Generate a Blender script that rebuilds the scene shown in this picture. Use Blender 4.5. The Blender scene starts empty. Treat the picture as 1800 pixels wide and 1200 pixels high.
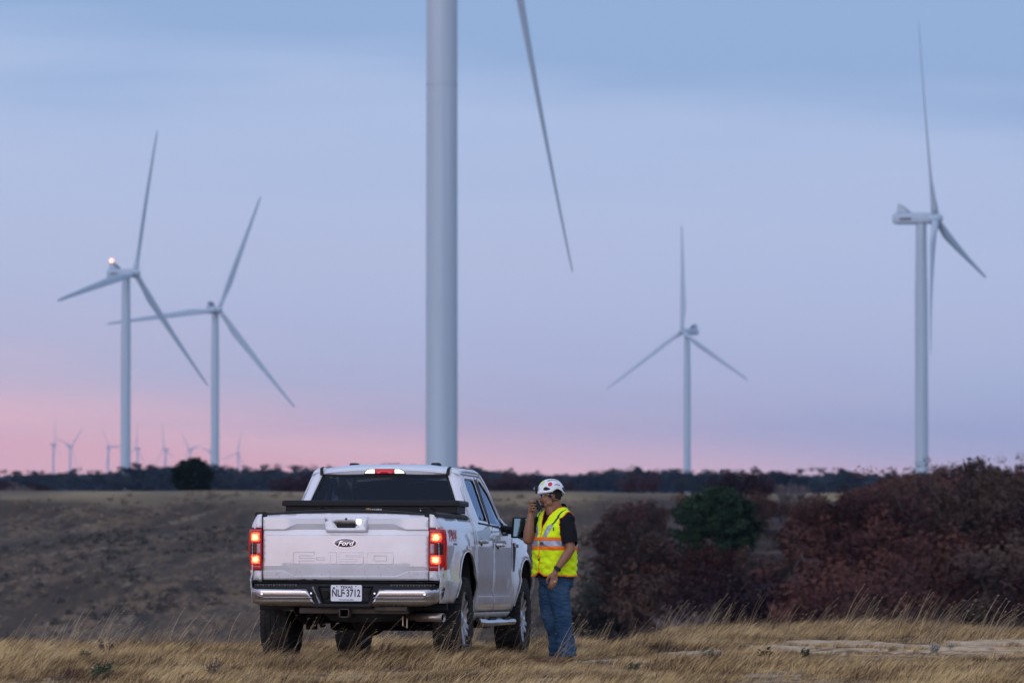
import bpy, bmesh, math, random
from math import sin, cos, pi, radians, sqrt, atan2, tan, exp
from mathutils import Vector, Matrix, Euler, noise
from mathutils.geometry import delaunay_2d_cdt

scene = bpy.context.scene
# ---------------------------------------------------------------- camera
FPX = 8000.0            # focal length in pixels of the 1800 px wide frame (a 160 mm lens)
HOR = 846.0
CAMZ = 1.776
cam_data = bpy.data.cameras.new('camera')
cam = bpy.data.objects.new('camera', cam_data)
scene.collection.objects.link(cam)
scene.camera = cam
cam_data.sensor_width = 36.0
cam_data.lens = 36.0 * FPX / 1800.0
cam_data.clip_start = 0.5
cam_data.clip_end = 60000
cam.location = (0, 0, CAMZ)
cam.rotation_euler = (radians(90) + math.atan((HOR - 600) / FPX), 0, 0)
cam_data.dof.use_dof = True
cam_data.dof.focus_distance = 44.6
cam_data.dof.aperture_fstop = 4.0
cam_data.dof.aperture_blades = 0

scene.view_settings.view_transform = 'Standard'
scene.view_settings.look = 'None'
scene.view_settings.exposure = 0
scene.view_settings.gamma = 1
scene.view_settings.use_curve_mapping = False
scene.cycles.max_bounces = 8
scene.cycles.transparent_max_bounces = 16
scene.cycles.volume_bounces = 1
scene.cycles.use_denoising = True
scene.cycles.caustics_reflective = False
scene.cycles.caustics_refractive = False
scene.cycles.sample_clamp_indirect = 6


def lin(r, g, b, k=1.0):
    f = lambda c: ((c / 255 + 0.055) / 1.055) ** 2.4 if c > 10 else c / 255 / 12.92
    return (f(r) * k, f(g) * k, f(b) * k, 1)


SUN_EL, SUN_AZ = radians(9), radians(205)      # low, behind the camera and to its left (azimuth clockwise from +Y)
# ---------------------------------------------------------------- world
world = bpy.data.worlds.new('World')
scene.world = world
world.use_nodes = True
nt = world.node_tree
nt.nodes.clear()
N = lambda t: nt.nodes.new(t)
wo = N('ShaderNodeOutputWorld')
bg = N('ShaderNodeBackground'); bg.inputs[1].default_value = 1.0
bs = N('ShaderNodeBackground'); bs.inputs[1].default_value = 0.05
add = N('ShaderNodeAddShader')
skyt = N('ShaderNodeTexSky'); skyt.sky_type = 'NISHITA'; skyt.sun_disc = False
skyt.sun_elevation = radians(1.0); skyt.sun_rotation = SUN_AZ
skyt.air_density = 1.0; skyt.dust_density = 1.0; skyt.ozone_density = 2.0
nt.links.new(skyt.outputs[0], bs.inputs[0])
tc = N('ShaderNodeTexCoord')
sep = N('ShaderNodeSeparateXYZ'); nt.links.new(tc.outputs['Generated'], sep.inputs[0])


def wm(op, a, b=None, c=None, clamp=False):
    m = N('ShaderNodeMath'); m.operation = op; m.use_clamp = clamp
    for i, v in enumerate((a, b, c)):
        if v is None: continue
        if isinstance(v, (int, float)): m.inputs[i].default_value = v
        else: nt.links.new(v, m.inputs[i])
    return m.outputs[0]


# thin stratus: long horizontal veils that push the gradient up and down
comb = N('ShaderNodeCombineXYZ')
nt.links.new(wm('MULTIPLY', sep.outputs[0], 5.0), comb.inputs[0])
nt.links.new(wm('MULTIPLY', sep.outputs[1], 5.0), comb.inputs[1])
nt.links.new(wm('MULTIPLY', sep.outputs[2], 42.0), comb.inputs[2])
nz = N('ShaderNodeTexNoise'); nz.inputs['Scale'].default_value = 1.6; nz.inputs['Detail'].default_value = 3.0
nz.inputs['Roughness'].default_value = 0.45
nt.links.new(comb.outputs[0], nz.inputs['Vector'])
el = wm('ADD', sep.outputs[2], wm('MULTIPLY', wm('SUBTRACT', nz.outputs[0], 0.5), wm('MULTIPLY_ADD', wm('MINIMUM', wm('MAXIMUM', sep.outputs[2], 0.0), 0.08), 0.55, 0.004)))
# the pink sits lower and the blue comes down on the right of the view
el = wm('ADD', el, wm('MULTIPLY', sep.outputs[0], 0.085))
e1 = wm('DIVIDE', wm('MAXIMUM', el, 0.0), 1.0)
ep = wm('POWER', e1, 0.5)
ramp = N('ShaderNodeValToRGB'); nt.links.new(ep, ramp.inputs[0])
SKY = [(0.000, (268, 198, 192)), (0.004, (264, 206, 202)), (0.009, (240, 199, 208)), (0.0135, (209, 193, 213)), (0.019, (191, 190, 217)),
       (0.030, (181, 190, 222)), (0.055, (177, 191, 226)), (0.078, (168, 188, 226)), (0.096, (141, 170, 214)),
       (0.16, (142, 170, 216)), (0.45, (178, 190, 220)), (1.0, (186, 194, 216))]
els = ramp.color_ramp.elements
while len(els) > 1: els.remove(els[-1])
els[0].position = 0; els[0].color = lin(*SKY[0][1])
for e, c in SKY[1:]:
    q = els.new(min(1.0, sqrt(e))); q.color = lin(*c)
ramp.color_ramp.interpolation = 'B_SPLINE' if False else 'LINEAR'
# afterglow around the point where the sun is, behind the camera
sd = Vector((sin(SUN_AZ), cos(SUN_AZ), 0.02)).normalized()
dp = N('ShaderNodeVectorMath'); dp.operation = 'DOT_PRODUCT'
nt.links.new(tc.outputs['Generated'], dp.inputs[0]); dp.inputs[1].default_value = sd
glow = wm('POWER', wm('MAXIMUM', wm('MULTIPLY_ADD', dp.outputs['Value'], 0.5, 0.5), 0.0), 3.5)
gcol = N('ShaderNodeMix'); gcol.data_type = 'RGBA'
gcol.blend_type = 'ADD'; gcol.inputs[0].default_value = 1.0
gm = N('ShaderNodeMix'); gm.data_type = 'RGBA'; gm.inputs[6].default_value = (0, 0, 0, 1)
gm.inputs[7].default_value = (0.54, 0.56, 0.72, 1)
nt.links.new(glow, gm.inputs[0])
nt.links.new(ramp.outputs[0], gcol.inputs[6]); nt.links.new(gm.outputs[2], gcol.inputs[7])
nt.links.new(gcol.outputs[2], bg.inputs[0])
nt.links.new(bg.outputs[0], add.inputs[0]); nt.links.new(bs.outputs[0], add.inputs[1])
nt.links.new(add.outputs[0], wo.inputs[0])

# ---------------------------------------------------------------- sun: the bright afterglow, very soft
sun_d = bpy.data.lights.new('sun', 'SUN')
sun_d.energy = 0.62
sun_d.angle = radians(40)
sun_d.color = (1.0, 0.90, 0.85)
sun = bpy.data.objects.new('sun', sun_d)
scene.collection.objects.link(sun)
sun.rotation_euler = Vector((sin(SUN_AZ) * cos(SUN_EL), cos(SUN_AZ) * cos(SUN_EL), sin(SUN_EL))).to_track_quat('Z', 'Y').to_euler()

COL = scene.collection
rnd = random.Random(7)


# ---------------------------------------------------------------- helpers
def link(o, parent=None):
    COL.objects.link(o)
    if parent is not None: o.parent = parent
    return o


def tag(o, label=None, cat=None, group=None, kind=None):
    if label: o['label'] = label
    if cat: o['category'] = cat
    if group: o['group'] = group
    if kind: o['kind'] = kind
    return o


def empty(name, loc, rot=(0, 0, 0), parent=None):
    o = bpy.data.objects.new(name, None)
    o.empty_display_size = 0.3
    link(o, parent)
    o.location = loc; o.rotation_euler = rot
    return o


def at(px, py, D):
    """the point seen at pixel (px, py) of the 1800x1200 frame, D metres ahead"""
    return Vector(((px - 900) / FPX * D, D, CAMZ + (HOR - py) / FPX * D))


class MB:
    def __init__(s): s.v = []; s.f = []; s.m = []; s.mi = 0

    def add(s, vs, fs, M=None):
        b = len(s.v)
        s.v += [tuple(M @ Vector(p)) if M is not None else tuple(p) for p in vs]
        s.f += [tuple(b + i for i in f) for f in fs]; s.m += [s.mi] * len(fs)
        return s

    def box(s, x0, x1, y0, y1, z0, z1, M=None):
        vs = [(x, y, z) for z in (z0, z1) for y in (y0, y1) for x in (x0, x1)]
        return s.add(vs, [(0, 2, 3, 1), (4, 5, 7, 6), (0, 1, 5, 4), (2, 6, 7, 3), (0, 4, 6, 2), (1, 3, 7, 5)], M)

    def rings(s, rings, cap=True, closed=True):
        n = len(rings[0]); vs = [p for r in rings for p in r]; fs = []
        for i in range(len(rings) - 1):
            for j in range(n if closed else n - 1):
                k = (j + 1) % n
                fs.append((i * n + j, i * n + k, (i + 1) * n + k, (i + 1) * n + j))
        if cap:
            fs.append(tuple(range(n - 1, -1, -1))); fs.append(tuple((len(rings) - 1) * n + j for j in range(n)))
        return s.add(vs, fs)

    def tube(s, pts, rad, n=8, cap=True):
        pts = [Vector(p) for p in pts]
        if isinstance(rad, (int, float)): rad = [rad] * len(pts)
        R = []; up = None
        for i, p in enumerate(pts):
            t = (pts[min(i + 1, len(pts) - 1)] - pts[max(i - 1, 0)]).normalized()
            if up is None: up = t.orthogonal().normalized()
            up = (up - t * up.dot(t))
            up = up.normalized() if up.length > 1e-6 else t.orthogonal().normalized()
            w = t.cross(up)
            R.append([p + (up * cos(2 * pi * k / n) + w * sin(2 * pi * k / n)) * rad[i] for k in range(n)])
        return s.rings(R, cap)

    def lathe(s, prof, n=24, M=None, cap=False):
        """profile (radius, height) spun about local Z"""
        vs = [(r * cos(2 * pi * k / n), r * sin(2 * pi * k / n), h) for r, h in prof for k in range(n)]
        fs = [(i * n + j, i * n + (j + 1) % n, (i + 1) * n + (j + 1) % n, (i + 1) * n + j) for i in range(len(prof) - 1) for j in range(n)]
        if cap:
            fs.append(tuple(range(n - 1, -1, -1))); fs.append(tuple((len(prof) - 1) * n + j for j in range(n)))
        return s.add(vs, fs, M)

    def ell(s, c, r, M=None, nu=16, nv=10):
        c = Vector(c); r = (r, r, r) if isinstance(r, (int, float)) else r
        vs = []; fs = []
        for i in range(1, nv):
            a = pi * i / nv
            for j in range(nu):
                b = 2 * pi * j / nu
                vs.append(Vector((r[0] * sin(a) * cos(b), r[1] * sin(a) * sin(b), r[2] * cos(a))))
        vs.append(Vector((0, 0, r[2]))); vs.append(Vector((0, 0, -r[2])))
        T = len(vs) - 2
        for i in range(nv - 2):
            for j in range(nu):
                fs.append((i * nu + j, (i + 1) * nu + j, (i + 1) * nu + (j + 1) % nu, i * nu + (j + 1) % nu))
        for j in range(nu):
            fs.append((T, j, (j + 1) % nu)); fs.append((T + 1, (nv - 2) * nu + (j + 1) % nu, (nv - 2) * nu + j))
        vs = [(M @ p if M is not None else p) + c for p in vs]
        return s.add(vs, fs)

    def cap(s, a, b, ra, rb, n=14):
        """tapered capsule, closed"""
        a, b = Vector(a), Vector(b); t = (b - a); L = t.length; t.normalize(); u = t.orthogonal().normalized(); w = t.cross(u)
        R = []
        for k in range(1, 6):
            g = pi / 2 * k / 5; R.append((a - t * cos(g) * ra, ra * sin(g)))
        for k in range(0, 5):
            g = pi / 2 * k / 5; R.append((b + t * sin(g) * rb, rb * cos(g)))
        return s.rings([[p + (u * cos(2 * pi * j / n) + w * sin(2 * pi * j / n)) * r for j in range(n)] for p, r in R])

    def chain(s, pts, rad, n=14):
        for i in range(len(pts) - 1): s.cap(pts[i], pts[i + 1], rad[i], rad[i + 1], n)
        return s

    def mesh(s, name, mats, smooth=False):
        me = bpy.data.meshes.new(name)
        me.from_pydata([tuple(p) for p in s.v], [], s.f)
        for m in (mats if isinstance(mats, (list, tuple)) else [mats]): me.materials.append(m)
        me.polygons.foreach_set('material_index', s.m)
        if smooth: me.polygons.foreach_set('use_smooth', [True] * len(me.polygons))
        me.update()
        return me

    def build(s, name, mats, parent=None, smooth=False, bevel=0, sub=0, angle=40):
        me = s.mesh(name, mats, smooth)
        bm = bmesh.new(); bm.from_mesh(me); bmesh.ops.recalc_face_normals(bm, faces=bm.faces); bm.to_mesh(me); bm.free()
        o = link(bpy.data.objects.new(name, me), parent)
        if bevel:
            m = o.modifiers.new('bevel', 'BEVEL'); m.width = bevel; m.segments = 2; m.limit_method = 'ANGLE'; m.angle_limit = radians(35)
        if sub:
            m = o.modifiers.new('sub', 'SUBSURF'); m.levels = sub; m.render_levels = sub
        if smooth:
            try: me.set_sharp_from_angle(angle=radians(angle))
            except Exception: pass
        return o


def remeshed(mb, name, voxel, smooth=2):
    """union of closed overlapping shapes as one continuous skin"""
    me = mb.mesh(name + '_src', [])
    o = bpy.data.objects.new(name + '_src', me); COL.objects.link(o)
    m = o.modifiers.new('r', 'REMESH'); m.mode = 'VOXEL'; m.voxel_size = voxel
    if smooth:
        q = o.modifiers.new('s', 'SMOOTH'); q.factor = 0.6; q.iterations = smooth
    dg = bpy.context.evaluated_depsgraph_get(); dg.update()
    out = bpy.data.meshes.new_from_object(o.evaluated_get(dg))
    out.name = name
    bpy.data.objects.remove(o); bpy.data.meshes.remove(me)
    out.materials.clear()
    return out


def inpoly(p, poly):
    x, y = p; c = False; n = len(poly)
    for i in range(n):
        x1, y1 = poly[i]; x2, y2 = poly[(i + 1) % n]
        if (y1 > y) != (y2 > y) and x < (x2 - x1) * (y - y1) / (y2 - y1) + x1: c = not c
    return c


def resamp(poly, g):
    out = []
    for i in range(len(poly)):
        a, b = Vector(poly[i]), Vector(poly[(i + 1) % len(poly)])
        k = max(1, int(math.ceil((b - a).length / g)))
        out += [tuple(a.lerp(b, j / k)) for j in range(k)]
    return out


def sheet(outer, holes, fmap, g=0.06, mb=None, creases=()):
    """polygon with holes in (a, b), filled with a fine mesh and bent into place by fmap"""
    loops = [resamp(outer, g)] + [resamp(h, g) for h in holes]
    P = []; E = []
    for L in loops:
        b = len(P); P += L; E += [(b + i, b + (i + 1) % len(L)) for i in range(len(L))]
    for C in creases:
        for p, q in zip(C, C[1:]):
            k = max(1, int(math.ceil((Vector(q) - Vector(p)).length / g))); b = len(P)
            P += [tuple(Vector(p).lerp(Vector(q), j / k)) for j in range(k + 1)]; E += [(b + j, b + j + 1) for j in range(k)]
    xs = [p[0] for p in loops[0]]; ys = [p[1] for p in loops[0]]
    i = 0; y = min(ys) + g * .5; NP = len(P)
    while y < max(ys):
        x = min(xs) + g * (.5 if i % 2 else .9)
        while x < max(xs):
            if inpoly((x, y), loops[0]) and not any(inpoly((x, y), h) for h in loops[1:]):
                if min((p[0] - x) ** 2 + (p[1] - y) ** 2 for p in P[:NP]) > (g * .45) ** 2: P.append((x, y))
            x += g
        y += g * .87; i += 1
    V, _, F, _, _, _ = delaunay_2d_cdt([Vector(p) for p in P], E, [], 0, 1e-6)
    fs = []
    for f in F:
        c = sum((V[k] for k in f), Vector((0, 0))) / len(f)
        if inpoly(c, loops[0]) and not any(inpoly(c, h) for h in loops[1:]): fs.append(tuple(f))
    mb = mb or MB()
    mb.add([fmap(v[0], v[1]) for v in V], fs)
    return mb


def text_mesh(body, size, depth=0.0, space=1.0, bold=0.0, sx=1.0, shear=0.0, name='lettering'):
    c = bpy.data.curves.new('txt', 'FONT'); c.body = body; c.size = size; c.extrude = depth / 2; c.space_character = space
    c.offset = bold; c.align_x = 'CENTER'; c.align_y = 'CENTER'; c.resolution_u = 3; c.shear = shear
    o = bpy.data.objects.new('txt', c); COL.objects.link(o)
    dg = bpy.context.evaluated_depsgraph_get(); dg.update()
    me = bpy.data.meshes.new_from_object(o.evaluated_get(dg)); me.name = name
    bpy.data.objects.remove(o); bpy.data.curves.remove(c)
    for v in me.vertices: v.co.x *= sx
    return me


def text_obj(body, size, mat, parent, loc, rot, depth=0.002, **k):
    me = text_mesh(body, size, depth, **k)
    me.materials.clear(); me.materials.append(mat)
    o = link(bpy.data.objects.new(me.name, me), parent)
    o.location = loc; o.rotation_euler = rot
    return o


# ---------------------------------------------------------------- materials
def mat(name, col, rough=0.6, metal=0.0, bump=0.0, bscale=30.0, var=0.0, vscale=5.0, col2=None, coat=0.0, spec=0.5, emit=None, estr=0.0, coords='Object', detail=4.0, stretch=None, trans=0.0, sheen=0.0):
    m = bpy.data.materials.new(name); m.use_nodes = True
    t = m.node_tree; b = t.nodes['Principled BSDF']
    col = col if len(col) == 4 else (*col, 1)
    b.inputs['Base Color'].default_value = col
    b.inputs['Roughness'].default_value = rough; b.inputs['Metallic'].default_value = metal
    b.inputs['Specular IOR Level'].default_value = spec
    b.inputs['Coat Weight'].default_value = coat; b.inputs['Coat Roughness'].default_value = 0.05
    b.inputs['Sheen Weight'].default_value = sheen
    if emit: b.inputs['Emission Color'].default_value = (*emit, 1); b.inputs['Emission Strength'].default_value = estr
    need = bump or var or col2
    if need:
        c = t.nodes.new('ShaderNodeTexCoord'); src = c.outputs[coords]
        if stretch:
            mp = t.nodes.new('ShaderNodeMapping'); mp.inputs['Scale'].default_value = stretch
            t.links.new(src, mp.inputs[0]); src = mp.outputs[0]
    if var or col2:
        n = t.nodes.new('ShaderNodeTexNoise'); n.inputs['Scale'].default_value = vscale; n.inputs['Detail'].default_value = detail
        t.links.new(src, n.inputs['Vector'])
        mx = t.nodes.new('ShaderNodeMix'); mx.data_type = 'RGBA'
        mr = t.nodes.new('ShaderNodeMapRange'); mr.inputs[1].default_value = 0.35; mr.inputs[2].default_value = 0.65
        t.links.new(n.outputs[0], mr.inputs[0]); t.links.new(mr.outputs[0], mx.inputs[0])
        mx.inputs[6].default_value = col
        mx.inputs[7].default_value = (*col2[:3], 1) if col2 else tuple(list(c_ * (1 - var) for c_ in col[:3]) + [1])
        t.links.new(mx.outputs[2], b.inputs['Base Color'])
    if bump:
        n = t.nodes.new('ShaderNodeTexNoise'); n.inputs['Scale'].default_value = bscale; n.inputs['Detail'].default_value = 4
        t.links.new(src, n.inputs['Vector'])
        bp = t.nodes.new('ShaderNodeBump'); bp.inputs['Strength'].default_value = bump; bp.inputs['Distance'].default_value = 0.02
        t.links.new(n.outputs[0], bp.inputs['Height']); t.links.new(bp.outputs[0], b.inputs['Normal'])
    return m
# ================================================================ terrain
def sm(a, b, x):
    t = min(1, max(0, (x - a) / (b - a))); return t * t * (3 - 2 * t)


def pw(x, pts):
    if x <= pts[0][0]: return pts[0][1]
    for (a, p), (b, q) in zip(pts, pts[1:]):
        if x <= b:
            t = (x - a) / (b - a); t = t * t * (3 - 2 * t) * .5 + t * .5
            return p + (q - p) * t
    return pts[-1][1]


LEFT = [(54, 0), (66, -1.6), (110, -9), (165, -13), (200, -11.5), (250, -6.2), (300, -1.0), (322, .75), (338, 1.05), (400, -.6), (700, -1.5), (1500, -4.0), (3000, -5), (13500, -8)]
RIGHT = [(56, 0), (68, -1.9), (100, -8), (150, -7), (182, -3.6), (204, -1.75), (260, -1.0), (335, .95), (400, -.6), (700, -1.5), (1500, -4.0), (3000, -5), (13500, -8)]


def ground(x, y):
    px = 900 + x / max(y, 5) * FPX
    n1 = noise.noise(Vector((x * .12, y * .12, 3)))
    e = 0.9 * noise.noise(Vector((x * .25, 7.7, 0)))
    k = sm(980, 1180, px)
    yy = y - e * (1 - sm(56, 90, y))
    z = pw(yy, LEFT) * (1 - k) + pw(yy, RIGHT) * k
    tilt = -0.0229 * (min(max(y, 38), 56) - 45.1) * (1 - .72 * sm(.9, 2.4, x)) * (1 - sm(56, 80, y))
    z += tilt if y > 45.1 else tilt * .0
    near = 1 - sm(60, 90, y)
    z += near * .05 * noise.noise(Vector((x * .9, y * .9, 0))) * sm(0, 1.2, abs(x + 1) - .6 + abs(y - 47) * .2)
    mid = sm(90, 150, y) * (1 - sm(300, 330, y))
    z += mid * (1.3 * noise.noise(Vector((x * .035, y * .035, 1))) + .35 * noise.noise(Vector((x * .13, y * .13, 5))))
    if y > 330: z += .12 * n1
    z += sm(800, 2500, y) * 3.0 * noise.noise(Vector((x * .0012, y * .0009, 2)))
    return z


def make_ground():
    ys = [-95, -40, 0, 20, 30, 34]
    y = 34
    while y < 60: y += .35; ys.append(y)
    while y < 130: y += 1.5; ys.append(y)
    while y < 345: y += 1.8; ys.append(y)
    while y < 900: y += 14; ys.append(y)
    while y < 12300: y *= 1.09; ys.append(min(y, 12500))
    NX = 230
    vs = []; fs = []
    for y in ys:
        for i in range(NX + 1):
            u = (i / NX) * 2 - 1
            w = max(14, y * .16)
            a = u * w
            if abs(u) > .86: a = (1 if u > 0 else -1) * (w * .86 + (abs(u) - .86) / .14 * (2350 - w * .86) * ((abs(u) - .86) / .14))
            vs.append((a, y, ground(a, y)))
    for j in range(len(ys) - 1):
        for i in range(NX):
            k = j * (NX + 1) + i; fs.append((k, k + 1, k + NX + 2, k + NX + 1))
    m = bpy.data.materials.new('ground_soil'); m.use_nodes = True
    t = m.node_tree; b = t.nodes['Principled BSDF']; b.inputs['Roughness'].default_value = .95; b.inputs['Specular IOR Level'].default_value = .1
    L = t.links.new
    geo = t.nodes.new('ShaderNodeNewGeometry'); sp = t.nodes.new('ShaderNodeSeparateXYZ'); L(geo.outputs['Position'], sp.inputs[0])

    def ns(scale, det, stretch=(1, 1, 1), rot=0, rough=.55):
        mp = t.nodes.new('ShaderNodeMapping'); mp.inputs['Scale'].default_value = stretch; mp.inputs['Rotation'].default_value = (0, 0, rot)
        L(geo.outputs['Position'], mp.inputs[0])
        n = t.nodes.new('ShaderNodeTexNoise'); n.inputs['Scale'].default_value = scale; n.inputs['Detail'].default_value = det
        n.inputs['Roughness'].default_value = rough
        L(mp.outputs[0], n.inputs['Vector']); return n.outputs[0]

    def nst(scale, det, sx, sy, rot=0, rough=.55):
        mp = t.nodes.new('ShaderNodeMapping'); mp.vector_type = 'TEXTURE'; mp.inputs['Scale'].default_value = (sx, sy, 1); mp.inputs['Rotation'].default_value = (0, 0, rot)
        L(geo.outputs['Position'], mp.inputs[0])
        n = t.nodes.new('ShaderNodeTexNoise'); n.inputs['Scale'].default_value = scale; n.inputs['Detail'].default_value = det
        n.inputs['Roughness'].default_value = rough
        L(mp.outputs[0], n.inputs['Vector']); return n.outputs[0]

    def mr(v, a, b_, c=0, d=1):
        q = t.nodes.new('ShaderNodeMapRange'); q.interpolation_type = 'SMOOTHSTEP'
        q.inputs[1].default_value = a; q.inputs[2].default_value = b_; q.inputs[3].default_value = c; q.inputs[4].default_value = d
        L(v, q.inputs[0]); return q.outputs[0]

    def mix(f, a, b_):
        q = t.nodes.new('ShaderNodeMix'); q.data_type = 'RGBA'; L(f, q.inputs[0])
        for s, v in ((6, a), (7, b_)):
            if isinstance(v, tuple): q.inputs[s].default_value = v
            else: L(v, q.inputs[s])
        return q.outputs[2]

    def mul(a, b_):
        q = t.nodes.new('ShaderNodeMath'); q.operation = 'MULTIPLY'; L(a, q.inputs[0]); L(b_, q.inputs[1]); return q.outputs[0]
    # near: sandy soil with litter
    near = mix(mr(ns(3, 6), .4, .62), (.34, .25, .155, 1), (.11, .075, .052, 1))
    mm = lambda lo, hi, axis, w: mul(mr(axis, lo - w, lo + w), mr(axis, hi + w, hi - w))
    sand = mul(mul(mm(2.6, 30, sp.outputs[0], .4), mm(47.3, 50.9, sp.outputs[1], .5)), mr(ns(1.6, 5), .38, .52))
    near = mix(sand, near, mix(mr(ns(6, 5), .4, .6), (.56, .43, .28, 1), (.36, .26, .165, 1)))
    feet = mul(mul(mm(.0, 1.5, sp.outputs[0], .2), mm(44.4, 45.8, sp.outputs[1], .25)), mr(ns(2.2, 5), .36, .5))
    near = mix(feet, near, (.46, .33, .20, 1))
    # slope: dark scrub ground with pale rock showing through in slanting ledges
    slope = mix(mr(nst(.16, 6, 1, 7, radians(-20)), .36, .62), (.068, .049, .035, 1), (.150, .106, .070, 1))
    slope = mix(mr(nst(.6, 7, 1, 6, 0, .65), .48, .66), slope, (.034, .028, .027, 1))
    slope = mix(mul(mr(nst(.8, 6, 1, 5, radians(-25), .7), .53, .64), mr(nst(.09, 3, 1, 9, radians(-19)), .46, .60)), slope, (.19, .145, .105, 1))
    rock = mul(mr(nst(.35, 8, 1, 5, radians(-22), .65), .55, .64), mr(nst(.06, 2, 1, 6), .46, .58))
    slope = mix(rock, slope, (.20, .155, .115, 1))
    slope = mix(mr(nst(2.6, 5, 1, 5, 0, .7), .42, .62), slope, (.052, .044, .036, 1))
    # plateau: cured grass
    plat = mix(mr(ns(.06, 5, (1, .3, 1)), .4, .62), (.27, .21, .125, 1), (.13, .105, .075, 1))
    c = mix(mr(sp.outputs[1], 58, 75), near, slope)
    n2 = t.nodes.new('ShaderNodeMath'); n2.operation = 'MULTIPLY_ADD'; L(ns(.08, 4), n2.inputs[0]); n2.inputs[1].default_value = -46; L(sp.outputs[1], n2.inputs[2])
    c = mix(mr(n2.outputs[0], 284, 306), c, plat)
    rt = t.nodes.new('ShaderNodeMath'); rt.operation = 'DIVIDE'; L(sp.outputs[0], rt.inputs[0]); L(sp.outputs[1], rt.inputs[1])
    litter = mul(mul(mr(rt.outputs[0], .0165, .0235), mr(sp.outputs[1], 58, 66)), mr(n2.outputs[0], 306, 284))
    c = mix(litter, c, mix(mr(ns(.35, 5), .5, .7), (.045, .032, .030, 1), (.12, .09, .075, 1)))
    L(c, b.inputs['Base Color'])
    bp = t.nodes.new('ShaderNodeBump'); bp.inputs['Strength'].default_value = .35; bp.inputs['Distance'].default_value = .2
    L(ns(1.2, 6), bp.inputs['Height']); L(bp.outputs[0], b.inputs['Normal'])
    me = bpy.data.meshes.new('ground'); me.from_pydata(vs, [], fs); me.materials.append(m)
    me.polygons.foreach_set('use_smooth', [True] * len(me.polygons))
    o = link(bpy.data.objects.new('ground', me)); o['kind'] = 'structure'
    return o


make_ground()

# ================================================================ haze
hb = MB(); hb.box(-2500, 2500, -110, 12600, -22, 155)
hm = bpy.data.materials.new('haze_air'); hm.use_nodes = True
for n in list(hm.node_tree.nodes):
    if n.type == 'BSDF_PRINCIPLED': hm.node_tree.nodes.remove(n)
pv = hm.node_tree.nodes.new('ShaderNodeVolumePrincipled')
pv.inputs['Color'].default_value = (.32, .56, 1.0, 1); pv.inputs['Density'].default_value = 5.5e-5; pv.inputs['Anisotropy'].default_value = 0.1
ho = [n for n in hm.node_tree.nodes if n.type == 'OUTPUT_MATERIAL'][0]
hm.node_tree.links.new(pv.outputs[0], ho.inputs['Volume'])
haze = hb.build('haze', hm); haze['kind'] = 'stuff'

# ================================================================ wind turbines
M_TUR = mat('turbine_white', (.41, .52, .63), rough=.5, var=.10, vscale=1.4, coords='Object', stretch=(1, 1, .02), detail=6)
M_TDK = mat('turbine_dark', (.10, .11, .13), rough=.6)
M_BEAC = mat('beacon_red', (.6, .05, .02), emit=(1, .18, .08), estr=14)
M_LOUV = mat('door_grey', (.16, .17, .18), rough=.6)


def blade_mb(R=60.0, cone=1.6, bend=1.6):
    """root at origin, runs along +Z, rotor axis is +Y (upwind)"""
    mb = MB(); rings = []
    for i in range(25):
        s = i / 24; r = 1.0 + (R - 1.0) * s
        if s < .06: ch, th = 2.2, 2.2
        else:
            k = sm(.06, .22, s); ch = 2.2 * (1 - k) + k * 3.3; th = 2.2 * (1 - k) + k * .95
            if s > .22: g = (s - .22) / .78; ch = 3.3 * (1 - g) + 1.0 * g; th = ch * (.27 - .08 * g)
        if i == 24: ch, th = .45, .12
        tw = radians(20 * (1 - s) ** 2 + 4)
        off = ch * (.5 - .33) * sm(.06, .22, s)
        ring = []
        for j in range(14):
            a = 2 * pi * j / 14; x = cos(a) * ch / 2 - off; y = sin(a) * th / 2 * (1.0 if s < .08 else (.55 + .45 * (-cos(a))) + .1)
            X = x * cos(tw) - y * sin(tw); Y = x * sin(tw) + y * cos(tw)
            ring.append((X, Y + cone * s + bend * s * s, r))
        rings.append(ring)
    mb.rings(rings); return mb


BLADE = blade_mb().mesh('blade', M_TUR, True)


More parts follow.
